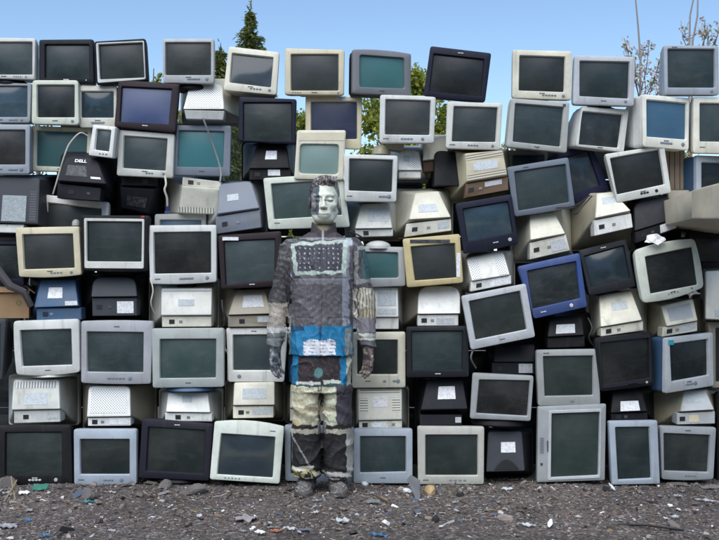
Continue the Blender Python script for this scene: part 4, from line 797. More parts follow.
# brown board and yellow-lit slot at the right
g = MB()
for k in range(4): g.box((-.05+k*.03, 0, 0), (.013, .03, .115))
o = g.build('ribbed_casing', [simple('ribbed_tan', (.22,.17,.12), .7)], None, False); o.location = P(674, 170, .22); tag(o, 'ribbed brown casing standing behind the silver-white tilted monitor', 'casing')
K('tan plain monitor back in shade right of the rounded black back', .08, (668,190,690,190,690,212,668,214), None, 'tan', (666,188,694,226), slope=.03, r=.01)
F('black monitor lying in shade at the right photo edge above the tall white back', .10, (688,232,752,230,752,268,692,268), (696,238,746,262), 'black', 'black', btn=None, power=None, logo=None)
F('black monitor at the right photo edge beside the grey curved-edge ground monitor', .12, (717,392,760,392,760,484,717,484), (722,398,756,476), 'black', 'black', btn=None, power=None, logo=None)
F('tan monitor edge at the right photo edge under the tall white back', .10, (708,322,760,322,760,388,712,388), (716,328,756,382), 'tan', 'black', btn=None, power=None, logo=None)
# ------------------------------------------------------------------ trees behind the wall
def leaf_mat(name, c, tr, varc):
    m, t, b, L = nodes(name); a = N(t, 'ShaderNodeAttribute', attribute_name='tone'); out = t.nodes['Material Output']
    b.inputs['Roughness'].default_value = .55; L(a.outputs['Color'], b.inputs['Base Color'])
    tl = N(t, 'ShaderNodeBsdfTranslucent'); x = mix(t, 'MULTIPLY'); x.inputs[0].default_value = 1; L(a.outputs['Color'], x.inputs[6]); x.inputs[7].default_value = (*tr, 1)
    L(x.outputs[2], tl.inputs[0]); ms = N(t, 'ShaderNodeMixShader'); ms.inputs[0].default_value = .45
    L(b.outputs[0], ms.inputs[1]); L(tl.outputs[0], ms.inputs[2]); L(ms.outputs[0], out.inputs[0]); return m
M_leaf = leaf_mat('broad_leaf', None, (2.3, 2.1, .8), 0); M_needle = leaf_mat('needle', None, (1.1, 1.1, .7), 0); M_blossom = leaf_mat('blossom', None, (1.2, 1.1, 1.05), 0)
M_bark = simple('bark', (.13,.10,.08), .9, 0, .4, 14); M_bark_dark = simple('dark_bark', (.06,.05,.045), .9, 0, .4, 14); M_bark_pale = simple('pale_bark', (.26,.22,.20), .9, 0, .35, 14)
def leaves(name, cen, size, tones, mat, parent, r_, aspect=.6, hang=None):
    n = len(cen); d = r_.normal(size=(n, 3)); 
    if hang is not None: d = d*.6 + hang
    d /= np.linalg.norm(d, axis=1)[:, None]; e = np.cross(d, r_.normal(size=(n, 3))); e /= np.linalg.norm(e, axis=1)[:, None]
    s = (size*r_.uniform(.6, 1.25, n))[:, None]; nn = np.cross(d, e)
    v = np.stack([cen-d*s*.5, cen+e*s*aspect*.5+nn*s*.08, cen+d*s*.5, cen-e*s*aspect*.5+nn*s*.08], 1).reshape(-1, 3)
    f = np.arange(4*n).reshape(n, 4)
    o = mesh(name, v, f.tolist(), [mat], parent, None, False)
    tn = np.array(tones)[r_.randint(0, len(tones), n)]*r_.uniform(.65, 1.3, (n, 1)); set_vcol(o, np.repeat(tn, 4, 0)); return o
GREEN = [(.14,.19,.035), (.20,.25,.045), (.26,.29,.055), (.08,.12,.025), (.32,.32,.09)]
YEL = [(.26,.21,.04), (.34,.25,.04), (.16,.17,.03)]
DARKG = [(.030,.055,.022), (.04,.06,.02), (.025,.045,.02)]
def leafy_tree(px, depth, top_py, halfw, label, n=2600, tones=GREEN, size=.085, seed=1, lowest=None, group='leafy trees behind the wall'):
    r_ = np.random.RandomState(seed); y = depth+CAMY; k = depth/FPX; top = CAMZ+(270-top_py)*k; hw = halfw*k; bx = (px-359.5)*k
    root = thing('leafy_tree', label, 'tree', (bx, y, 0), (0, 0, r_.uniform(0, .3)), group)
    g = MB(); g.tube([(0, 0, -.05), (.05, .02, top*.3), (-.04, .05, top*.6), (.02, 0, top*.93)], .06+top*.012, 8, 0, .012)
    cen = []
    nl = 40
    for i in range(nl):
        z0 = top*(.28+.6*i/nl); a = i*2.4+r_.uniform(-.4, .4); ext = hw*(math.sin(math.pi*min(1, (.18+.78*i/nl)))**.45)*r_.uniform(.6, 1.15)
        tip = np.array((math.cos(a)*ext, math.sin(a)*ext, z0+ext*r_.uniform(.4, 1.0)+.1)); tip[2] = min(tip[2], top*r_.uniform(.93, 1.0))
        s0 = np.array((0, .02, z0)); mid = (s0+tip)/2+np.array((0, 0, -.06))
        g.tube([s0, mid, tip], .022, 5, 0, .005)
        for q in range(5):
            f = r_.uniform(.4, 1.05); c = s0*(1-f)+tip*f; rad = r_.uniform(.10, .24)*max(hw, .5)/1.0
            m_ = n//(nl*5); cen.append(c + r_.normal(size=(m_, 3))*rad*.62)
    g.build('trunk', [M_bark], root)
    leaves('crown', np.concatenate(cen), size, tones, M_leaf, root, r_)
    return root
leafy_tree(404, 25, 54, 56, 'tall yellow-green tree showing in gaps right of the teal-screened top monitor', 17000, GREEN, .125, 1)
leafy_tree(303, 27, 94, 24, 'leafy tree glimpsed in the slit below the beige top row monitor', 7000, GREEN, .11, 2)
leafy_tree(189, 24, 94, 26, 'pale green tree seen left of the white perforated back', 5000, GREEN, .10, 3)
leafy_tree(153, 30, 50, 16, 'sparse tree rising between the black silver-framed and flat silver-grey top monitors', 3000, GREEN, .10, 4)
leafy_tree(39, 30, 60, 12, 'sparse tree in the slit right of the leftmost top monitor', 900, DARKG, .09, 5)
leafy_tree(511, 28, 126, 20, 'low yellow-green tree at the foot of the blue sky gap', 1400, GREEN+YEL, .09, 6)
leafy_tree(684, 18, 138, 18, 'yellow-leaved tree shining through the slot at the right', 2400, YEL, .07, 7)
leafy_tree(243, 26, 118, 22, 'dark leafy tree in the slit left of the standing black monitor', 1800, DARKG, .09, 8)
def conifer(px, depth, top_py, label, seed, spread=.15, dens=1.0):
    r_ = np.random.RandomState(seed); k = depth/FPX; top = CAMZ+(270-top_py)*k; bx = (px-359.5)*k
    root = thing('conifer', label, 'tree', (bx, depth+CAMY, 0), (0, 0, 0), 'conifers behind the wall')
    g = MB(); g.tube([(0, 0, -.1), (.03, 0, top*.5), (0, 0, top)], top*.014, 8, 0, .02); cen = []; hang = []
    z = top*.15
    while z < top*.985:
        L_ = (top-z)*spread*r_.uniform(.65, 1.25)+.12; nb_ = 9
        for i in range(nb_):
            a = 6.283*i/nb_+r_.uniform(-.4, .4); l = L_*r_.uniform(.55, 1.25); tip = np.array((math.cos(a)*l, math.sin(a)*l, z-l*.30+r_.uniform(-.05, .12)))
            s0 = np.array((0, 0, z)); g.tube([s0, tip], .025, 4, 0, .006)
            m_ = int((14+l*26)*dens)
            f = r_.uniform(.12, 1.04, m_)[:, None]; c = s0*(1-f)+tip*f + r_.normal(size=(m_, 3))*np.array((.08, .08, .06)); cen.append(c)
            dv = (tip-s0)/np.linalg.norm(tip-s0)+np.array((0, 0, -.1)); hang.append(np.repeat(dv[None], m_, 0))
        z += .22+.02*(top-z)
    cen.append(np.array((0, 0, top))+r_.normal(size=(30, 3))*np.array((.05, .05, .35))-np.array((0, 0, .3))); hang.append(np.repeat(np.array([[0, 0, 1.2]]), 30, 0))
    g.build('trunk', [M_bark_dark], root)
    leaves('crown', np.concatenate(cen), .34, [(.14,.17,.045), (.10,.135,.038), (.06,.09,.026), (.19,.20,.055)], M_needle, root, r_, .28, np.concatenate(hang))
conifer(250, 60, 9, 'tall pointed conifer rising above the tilted off-white top monitor', 21, .30, .8)
conifer(220, 54, 48, 'shorter dark conifer left of the tall pointed one', 22, .26, .8)
conifer(438-198, 66, 92, 'low dark conifer behind the tilted off-white top monitor', 23, .3, .8)
def twig_tree(label, stems, boughs, seed, nleaf, mats):
    """stems and boughs: lists of (px, py) polylines on a plane `depth` away, with their own spread in depth"""
    r_ = np.random.RandomState(seed); depth = 22.0; k = depth/FPX
    def W(px, py): return np.array(((px-359.5)*k, depth+CAMY, CAMZ+(270-py)*k))
    b0 = W(*stems[0][0][0]); b0[2] = 0
    root = thing('thin_tree', label, 'tree', b0, (0, 0, 0), 'thin bare trees at the right')
    g = MB(); cen = []
    for pl, r0, r1 in stems:
        pts = [W(*p)-b0 for p in pl]; g.tube(pts, r0, 6, 0, r1)
    g.build('trunk', [mats], root)
    g = MB()
    for pl in boughs:
        pts = [W(*p)-b0 for p in pl]; sy = r_.uniform(-1.2, 1.2)
        for i, p in enumerate(pts): p[1] += sy*i/(len(pts)-1)*.5
        g.tube(pts, .014, 5, 0, .005)
        for q in range(5):
            f = r_.uniform(.3, 1); i = min(int(f*(len(pts)-1)), len(pts)-2); ff = f*(len(pts)-1)-i; s0 = pts[i]*(1-ff)+pts[i+1]*ff
            tip = s0+r_.normal(size=3)*np.array((.13, .13, .10))+np.array((0, 0, .12)); g.tube([s0, tip], .006, 4, 0, .003)
            cen.append(s0+(tip-s0)*r_.uniform(.2, 1, (nleaf, 1))+r_.normal(size=(nleaf, 3))*.045)
    g.build('twigs', [M_bark], root)
    leaves('blossom', np.concatenate(cen), .085, [(.70,.62,.62), (.62,.53,.53), (.50,.42,.38), (.32,.36,.12), (.30,.33,.10), (.58,.52,.48)], M_blossom, root, r_)
twig_tree('thin pale tree with sparse pinkish blossom right of the silver-grey top monitor', [([(641, 330), (640, 130), (640.5, 60), (638, 25), (634.5, -12)], .030, .013)],
    [[(640, 100), (630, 70), (623, 46)], [(640, 110), (652, 80), (660, 52)], [(640, 95), (646, 70), (649, 40)], [(640, 105), (634, 82), (631, 60)], [(640, 120), (655, 95), (663, 70)],
     [(640, 118), (648, 92), (654, 62)], [(640, 90), (636, 66), (628, 50)], [(640, 80), (643, 60), (640, 44)], [(640, 125), (650, 104), (659, 86)], [(640, 112), (645, 90), (643, 66)]], 31, 10, M_bark_pale)
twig_tree('twin bare stems crossing above the top right corner monitor', [([(689, 330), (689, 120), (689.5, 40), (690, 16), (696, -14)], .028, .013), ([(691, 330), (691.5, 120), (692.5, 42), (697.5, 16), (698, -14)], .026, .013)],
    [[(692, 60), (686, 36), (688, 22)], [(700, 70), (703, 40), (702, 22)], [(700, 70), (708, 44), (706, 26)], [(702, 66), (714, 40), (718, 22)], [(696, 64), (712, 50), (714, 34)], [(700, 60), (704, 44), (710, 30)]], 32, 7, M_bark_pale)

# trees across the yard, behind the camera: the screens mirror them
def tree_line():
    r_ = np.random.RandomState(77); cen = []; g = MB()
    for i in range(46):
        x = -48+i*2.2+r_.uniform(-.8, .8); y = -34+r_.uniform(-5, 5); h_ = r_.uniform(6, 11)
        c = np.array((x, y, h_*.58)); p = r_.normal(size=(420, 3)); p /= np.linalg.norm(p, axis=1)[:, None]; p *= r_.uniform(.55, 1, (420, 1))
        cen.append(c+p*np.array((h_*.26, h_*.26, h_*.44))); g.tube([(x, y, -.1), (x, y, h_*.6)], .16, 6, 0, .06)
    o = leaves('tree_line', np.concatenate(cen), .75, DARKG+GREEN[:1], M_leaf, None, r_); me = o.data
    tag(o, 'row of dark trees across the yard mirrored in the screens', 'trees', None, 'stuff')
tree_line()
# ------------------------------------------------------------------ the painted man
def surface_nets(D, xs, ys, zs):
    nx, ny, nz = D.shape; S = D < 0
    idx = [(i, j, k) for i in (0, 1) for j in (0, 1) for k in (0, 1)]
    cnt = np.zeros((nx-1, ny-1, nz-1), np.int8)
    for i, j, k in idx: cnt += S[i:nx-1+i, j:ny-1+j, k:nz-1+k]
    act = (cnt > 0) & (cnt < 8); I = np.argwhere(act); cid = np.full(act.shape, -1, np.int64); cid[act] = np.arange(len(I))
    acc = np.zeros((len(I), 3)); num = np.zeros(len(I))
    val = {o: D[I[:, 0]+o[0], I[:, 1]+o[1], I[:, 2]+o[2]] for o in idx}
    for a in idx:
        for ax in range(3):
            if a[ax]: continue
            b = list(a); b[ax] = 1; b = tuple(b); va, vb = val[a], val[b]; m = (va < 0) != (vb < 0)
            t = va[m]/(va[m]-vb[m]); p = np.tile(np.array(a, float), (m.sum(), 1)); p[:, ax] += t; acc[m] += p; num[m] += 1
    p = acc/num[:, None] + I; V = np.stack([np.interp(p[:, i], np.arange(len(g_)), g_) for i, g_ in enumerate((xs, ys, zs))], 1)
    F_ = []
    for ax in range(3):
        sl0 = [slice(None)]*3; sl1 = [slice(None)]*3; sl0[ax] = slice(0, -1); sl1[ax] = slice(1, None)
        ch = S[tuple(sl0)] != S[tuple(sl1)]; u, v = [(1, 2), (2, 0), (0, 1)][ax]
        E = np.argwhere(ch); E = E[(E[:, u] > 0) & (E[:, v] > 0) & (E[:, u] < D.shape[u]-1) & (E[:, v] < D.shape[v]-1)]
        q = []
        for du, dv in ((-1, -1), (0, -1), (0, 0), (-1, 0)):
            e = E.copy(); e[:, u] += du; e[:, v] += dv; q.append(cid[e[:, 0], e[:, 1], e[:, 2]])
        q = np.stack(q, 1); neg = ~S[E[:, 0], E[:, 1], E[:, 2]]; q[neg] = q[neg][:, ::-1]; F_.append(q)
    F_ = np.concatenate(F_); F_ = F_[(F_ >= 0).all(1)]
    return V, F_
class SDF:
    def __init__(s, xs, ys, zs):
        s.ax = [np.asarray(a, np.float32) for a in (xs, ys, zs)]; s.D = np.full([len(a) for a in s.ax], .2, np.float32)
    def sub(s, lo, hi, pad=.07):
        sl = []
        for a, l, h in zip(s.ax, lo, hi): sl.append(slice(int(np.searchsorted(a, l-pad)), int(np.searchsorted(a, h+pad))))
        g_ = np.meshgrid(*[a[q] for a, q in zip(s.ax, sl)], indexing='ij', sparse=True); return tuple(sl), g_
    def join(s, sl, d, k=.02, op='+'):
        o = s.D[sl]
        if op == '+':
            h = np.clip(.5+.5*(o-d)/k, 0, 1); s.D[sl] = o*(1-h)+d*h - k*h*(1-h)
        else:
            h = np.clip(.5-.5*(o+d)/k, 0, 1); s.D[sl] = o*(1-h)-d*h + k*h*(1-h)
    def cap(s, a, b, ra, rb, k=.02, op='+', sq=(1, 1, 1)):
        a = np.array(a, float); b = np.array(b, float); r = max(ra, rb)
        sl, (x, y, z) = s.sub(np.minimum(a, b)-r/min(sq), np.maximum(a, b)+r/min(sq)); ab = (b-a)*np.array(sq); L2 = max(ab.dot(ab), 1e-9)
        px, py, pz = (x-a[0])*sq[0], (y-a[1])*sq[1], (z-a[2])*sq[2]
        t = np.clip((px*ab[0]+py*ab[1]+pz*ab[2])/L2, 0, 1)
        s.join(sl, np.sqrt((px-t*ab[0])**2+(py-t*ab[1])**2+(pz-t*ab[2])**2)-(ra+(rb-ra)*t), k, op)
    def ell(s, c, r, k=.02, op='+', rot=None):
        m = max(r); sl, (x, y, z) = s.sub(np.array(c)-m, np.array(c)+m); x, y, z = x-c[0], y-c[1], z-c[2]
        if rot is not None:
            M_ = np.array(rot); x, y, z = (M_[0, 0]*x+M_[1, 0]*y+M_[2, 0]*z, M_[0, 1]*x+M_[1, 1]*y+M_[2, 1]*z, M_[0, 2]*x+M_[1, 2]*y+M_[2, 2]*z)
        k0 = np.sqrt((x/r[0])**2+(y/r[1])**2+(z/r[2])**2); k1 = np.sqrt((x/r[0]**2)**2+(y/r[1]**2)**2+(z/r[2]**2)**2)+1e-9
        s.join(sl, k0*(k0-1)/k1, k, op)
    def loft(s, prof, k=.02, e=2.4):
        """prof: rows z, cx, cy, a, b"""
        p = np.array(sorted(prof)); sl, (x, y, z) = s.sub((min(p[:, 1]-p[:, 3]), min(p[:, 2]-p[:, 4]), p[0, 0]), (max(p[:, 1]+p[:, 3]), max(p[:, 2]+p[:, 4]), p[-1, 0]))
        it = lambda c: np.interp(z, p[:, 0], p[:, c]).astype(np.float32); cx, cy, a, b = it(1), it(2), it(3), it(4)
        q = (np.abs((x-cx)/a)**e+np.abs((y-cy)/b)**e)**(1/e); d = (q-1)*np.minimum(a, b)
        d = np.maximum(d, np.maximum(p[0, 0]-z, z-p[-1, 0])); s.join(sl, d, k)
    def disp(s, fn):
        x, y, z = np.meshgrid(*s.ax, indexing='ij', sparse=True); near = np.abs(s.D) < .05
        s.D = np.where(near, s.D + fn(x, y, z).astype(np.float32), s.D)
    def cut(s, fn):
        x, y, z = np.meshgrid(*s.ax, indexing='ij', sparse=True); s.D = np.maximum(s.D, fn(x, y, z).astype(np.float32))
    def mesh(s): return surface_nets(s.D, *s.ax)

def folds(seed, amp, wl, sq=(1, 1, 1), thr=None):
    """sharp irregular creases, from a sum of waves in random directions"""
    r_ = np.random.RandomState(seed); ks = []
    for _ in range(9):
        d = r_.normal(size=3); d /= np.linalg.norm(d); ks.append((d*6.283/(wl*r_.uniform(.6, 1.6))*np.array(sq), r_.uniform(0, 6.28)))
    def fn(x, y, z):
        n_ = 0
        for k_, ph in ks: n_ = n_ + np.sin(k_[0]*x+k_[1]*y+k_[2]*z+ph)
        rd = 1-np.abs(n_)/2.2; rd = np.clip(rd, 0, 1)**2.5
        return amp*(.45-rd)
    return fn
MX, MY = (322-359.5)*5.78/FPX, -.22
SXM = FPX/5.78
FX = .013       # the head sits a little to the photo's right
ar = np.arange
def zgrid(parts): return np.concatenate([ar(a, b, st) for a, b, st in parts])
# ---- body: head, neck, trunk, arms, hands, legs as one surface
B = SDF(ar(-.33, .335, .0032), ar(-.17, .15, .0034), zgrid([(.02, .54, .008), (.54, .80, .0032), (.80, 1.36, .008), (1.36, 1.74, .0026)]))
B.loft([(.78, 0, 0, .15, .09), (.95, 0, 0, .14, .085), (1.15, 0, 0, .15, .09), (1.28, 0, 0, .155, .085), (1.345, 0, .005, .12, .07), (1.385, .005, .01, .065, .06)], .03)
for s_ in (-1, 1):
    B.cap((s_*.085, 0, .80), (s_*.088, 0, .45), .072, .052, .03); B.cap((s_*.088, 0, .45), (s_*.092, .015, .07), .05, .036, .02)
    B.cap((s_*.165, .005, 1.30), (s_*.225, .02, 1.04), .048, .040, .03); B.cap((s_*.225, .02, 1.04), (s_*.245, -.02, .785), .038, .027, .015)
    # hand, slightly curled, palm turned towards the thigh
    hx = s_*.250; tw_ = R(38)*s_
    def HP(u, v, w_): # u across the palm (forward -y), v inwards, w down from the wrist
        return (hx + math.sin(tw_)*u*1.0 - s_*abs(math.cos(tw_))*v, -.022 - math.cos(tw_)*u - .0*v, .785-w_)
    B.cap(HP(.0, 0, -.01), HP(0, 0, .03), .024, .024, .015)
    for u in (-.026, -.009, .009, .026): B.cap(HP(u*.6, 0, .015), HP(u, .003, .085), .0165, .0135, .012)
    for u, l in ((.030, .070), (.0105, .080), (-.009, .074), (-.028, .058)):
        a0, a1, a2, a3 = HP(u, .003, .085), HP(u*1.08, .008, .085+l*.45), HP(u*1.08, .020, .085+l*.74), HP(u*1.05, .033, .085+l*.94)
        B.cap(a0, a1, .0105, .0098, .004); B.cap(a1, a2, .0098, .0090, .003); B.cap(a2, a3, .0090, .0076, .003)
    B.cap(HP(.022, .004, .028), HP(.047, .014, .062), .0145, .0105, .010); B.cap(HP(.047, .014, .062), HP(.052, .022, .096), .0100, .0075, .004)
B.cap((.006, .022, 1.34), (FX-.002, .018, 1.50), .054, .051, .025)
# head
H0 = (FX, 0, 0)
def hp(x, y, z): return (FX+x, y, z)
B.ell(hp(0, .018, 1.612), (.0765, .096, .094), .02)
B.ell(hp(0, -.022, 1.545), (.066, .070, .088), .03)
B.ell(hp(0, -.050, 1.482), (.036, .034, .028), .03)          # chin
for s_ in (-1, 1):
    B.cap(hp(s_*.060, .012, 1.510), hp(s_*.030, -.048, 1.474), .014, .016, .03)     # jaw
    B.ell(hp(s_*.042, -.062, 1.545), (.024, .022, .020), .022)                     # cheekbone
    B.cap(hp(s_*.014, -.093, 1.594), hp(s_*.050, -.072, 1.596), .0075, .0065, .012) # brow
    B.ell(hp(s_*.031, -.098, 1.574), (.019, .014, .0125), .010, '-')                # socket
    B.ell(hp(s_*.031, -.080, 1.571), (.0155, .0145, .0115), .005)                   # closed lid
    B.cap(hp(s_*.018, -.0975, 1.5665), hp(s_*.044, -.0905, 1.5665), .0016, .0016, .003, '-')  # lash line
    B.ell(hp(s_*.079, .018, 1.562), (.009, .021, .033), .006, '+', Matrix.Rotation(s_*R(14), 3, 'Z'))
    B.ell(hp(s_*.087, .010, 1.566), (.005, .010, .018), .004, '-')
    B.ell(hp(s_*.0125, -.103, 1.531), (.0085, .010, .0075), .006)                   # wing
    B.ell(hp(s_*.008, -.110, 1.5225), (.0042, .006, .003), .003, '-')
B.cap(hp(0, -.092, 1.588), hp(0, -.112, 1.536), .0075, .0105, .012)
B.ell(hp(0, -.084, 1.500), (.032, .016, .022), .02)
B.cap(hp(-.020, -.0895, 1.4998), hp(.020, -.0895, 1.4998), .0048, .0048, .007); B.cap(hp(0, -.0935, 1.5005), hp(0, -.094, 1.5005), .006, .006, .006)
B.cap(hp(-.016, -.0895, 1.4905), hp(.016, -.0895, 1.4905), .0056, .0056, .008)
B.cap(hp(-.024, -.0945, 1.4955), hp(.024, -.0945, 1.4955), .0015, .0015, .003, '-')

bv, bf = B.mesh()
# ---- hair
Hh = SDF(ar(-.12, .14, .0026), ar(-.14, .15, .003), ar(1.50, 1.76, .0026))
Hh.ell(hp(0, .022, 1.622), (.0815, .101, .088), .01)
Hh.ell(hp(.012, -.028, 1.676), (.062, .060, .030), .02)
hf1 = folds(11, .005, .036, (1, .35, .3)); hf2 = folds(12, .0025, .013, (1, .3, .35))
def hairfn(x, y, z): return hf1(x+z*.35+.01*np.sin(y*40), y, z) + hf2(x+z*.5+.006*np.sin(y*60+z*50), y, z)
Hh.disp(hairfn)
def haircut(x, y, z):
    xx = x-FX
    line = 1.640 + .012*np.cos(xx*28) - np.clip((y+.045)*1.15, 0, .2)*np.clip((y-.02)*30, .0, 1) - np.clip((y+.045)*.95, 0, .062) + .004*np.sin(xx*170)
    side = np.where(np.abs(xx) > .060, np.clip((np.abs(xx)-.060)*1.5, 0, .02), 0)
    return (line - side*np.clip((y+.085)*20, 0, 1) - z)*.7
Hh.cut(haircut)
hv, hf = Hh.mesh()
# ---- jacket
J = SDF(ar(-.345, .345, .0038), ar(-.19, .17, .0042), zgrid([(.72, 1.34, .0045), (1.34, 1.46, .003)]))
J.loft([(.742, .002, -.005, .176, .122), (.86, 0, 0, .174, .120), (1.0, 0, 0, .166, .114), (1.14, 0, 0, .170, .118), (1.24, 0, 0, .186, .116), (1.32, .002, .004, .190, .100), (1.352, .003, .006, .165, .088), (1.378, .004, .008, .115, .076), (1.40, .006, .01, .078, .070)], .025, 2.5)
for s_ in (-1, 1):
    J.cap((s_*.166, .006, 1.308), (s_*.234, .02, 1.04), .066, .054, .03); J.cap((s_*.232, .02, 1.04), (s_*.252, -.018, .79), .054, .046, .03)

J.disp(folds(1, .0085, .19, (1, 1, .7))); J.disp(folds(2, .0030, .09, (1, .8, .9))); J.disp(folds(3, .0007, .03))
J.disp(lambda x, y, z: .005*np.exp(-((z-.80)/.025)**2)*np.sin(x*48+z*30))
def seam(d, w_): return np.exp(-(d/w_)**2)
J.disp(lambda x, y, z: (y < -.02)*(.0035*seam(z-1.155, .004)*(np.abs(x) < .15) - .0022*seam(np.abs(x-.003)-.020, .003) + .003*seam(z-.945, .0035)*(np.abs(np.abs(x)-.09) < .05) + .003*seam(np.abs(np.abs(x)-.09)-.05, .0035)*(np.abs(z-.89) < .055)))
J.disp(lambda x, y, z: .004*seam(z-.835, .005)*(np.abs(x) > .20) + .003*seam(np.hypot(np.abs(x)-.165, (z-1.30)*.6)-.055, .004)*(z > 1.24))
J.disp(lambda x, y, z: .005*np.exp(-((x-.003-.004*np.sin(z*14))/.0045)**2)*(y < 0))
def arm_lo(x, y, z): return np.where(np.abs(x) > .196, .792 + .006*np.sin(x*60) - z, .743 + .004*np.sin(x*37) - z)
J.cut(arm_lo)
J.cut(lambda x, y, z: np.maximum(z-1.412, -1))
# stand-up collar, open at the front, hollow round the neck
sl, (x, y, z) = J.sub((-.1, -.1, 1.34), (.12, .12, 1.48), 0)
rr_ = np.sqrt((x-FX+.004)**2+(y-.008)**2*1.05) + .0*z; top_ = 1.408 + .85*np.clip(np.abs(x-FX)-.010, 0, .06) + .25*np.clip(y+.03, 0, .06) + .003*np.sin(x*120)
cd = np.maximum(np.maximum(rr_-(.0735-.12*(z-1.38)), z-top_), 1.35-z)
J.D[sl] = np.maximum(np.minimum(J.D[sl], cd), np.where(z > 1.375, (.0655-.12*(z-1.38))-rr_, -1))
jv, jf = J.mesh()
# ---- trousers
T = SDF(ar(-.20, .20, .004), ar(-.16, .15, .0042), ar(.05, .82, .0045))
T.loft([(.55, -.002, 0, .160, .105), (.64, 0, 0, .165, .112), (.80, 0, 0, .160, .105)], .02, 2.6)
for s_ in (-1, 1):
    T.loft([(.082, s_*.082+.002, .010, .078, .094), (.16, s_*.085+.002, .010, .083, .088), (.30, s_*.084, .006, .082, .086), (.45, s_*.082, 0, .077, .090), (.58, s_*.080, 0, .078, .102)], .022, 2.4)
T.disp(folds(4, .0095, .20, (1, 1, .7))); T.disp(folds(5, .0032, .09)); T.disp(folds(6, .0007, .03))
T.disp(lambda x, y, z: .006*np.exp(-((z-.125)/.03)**2)*np.sin(z*130+x*34+np.sign(x)) + .004*np.exp(-((z-.44)/.05)**2)*np.sin(z*80+x*50))
T.cut(lambda x, y, z: .088 + .006*np.sin(x*50+1) - z)
tv, tf = T.mesh()
# ---- shoes
shoes = []
for s_ in (-1, 1):
    S_ = SDF(ar(s_*.085-.08, s_*.085+.08, .0036), ar(-.22, .13, .004), ar(-.02, .15, .0036))
    S_.cap((s_*.082, .05, .042), (s_*.094, -.10, .030), .044, .040, .02); S_.cap((s_*.083, .03, .05), (s_*.083, .025, .11), .046, .046, .03); S_.ell((s_*.092, -.10, .026), (.046, .058, .034), .02)
    S_.disp(lambda x, y, z: .002*np.sin(y*160)*(y < -.02)*(z > .05) + .0035*np.sin(x*90+y*50+z*70))
    S_.cut(lambda x, y, z: -z - .004)
    S_.disp(lambda x, y, z: np.where(z < .014, -.003, 0))
    shoes.append(S_.mesh())
# ---- paint on skin and cloth, in the place it was brushed on (photo pixels of the figure are just a unit here)
pr = np.random.RandomState(3)
def nz(u, v, f, s=0): return fbm(np.asarray(u, float)*f/100, np.asarray(v, float)*f/100, 4, 40+s)
class Paint:
    def __init__(s, v, base, jitter=.9):
        s.px = 322+v[:, 0]*SXM; s.py = 493-v[:, 2]*SXM; s.x, s.y, s.z = v.T
        ju = nz(s.px+v[:, 1]*150, s.py, 9, 1)*jitter; jv_ = nz(s.px, s.py+v[:, 1]*150, 9, 2)*jitter
        s.u = s.px+ju; s.w = s.py+jv_; s.c = np.tile(np.array(base, float), (len(v), 1))
        s.n1 = nz(s.px+v[:, 1]*100, s.py, 4, 3); s.n2 = nz(s.px-v[:, 1]*130, s.py, 22, 4)
    def put(s, m, col, a=1.0): 
        k = (np.asarray(m, float)*a)[:, None]; s.c = s.c*(1-k)+np.array(col)*k
    def rect(s, x0, y0, x1, y1, col, a=1.0, also=None):
        m = (s.u > x0) & (s.u < x1) & (s.w > y0) & (s.w < y1)
        if also is not None: m &= also
        s.put(m, col, a); return m
    def grime(s, amt=.3):
        s.n3 = nz(s.px+s.y*170, s.py*.35, 60, 5); f = 1+amt*(.25*s.n1+.35*s.n2+.35*s.n3); s.c *= np.clip(f, .3, 1.7)[:, None]
        sp = pr.rand(len(s.c)) ; return s
    def blots(s, m, col, thr, f, seed, a=.8):
        k = nz(s.px+s.y*120, s.py, f, seed) > thr; s.put(k & m, col, a)
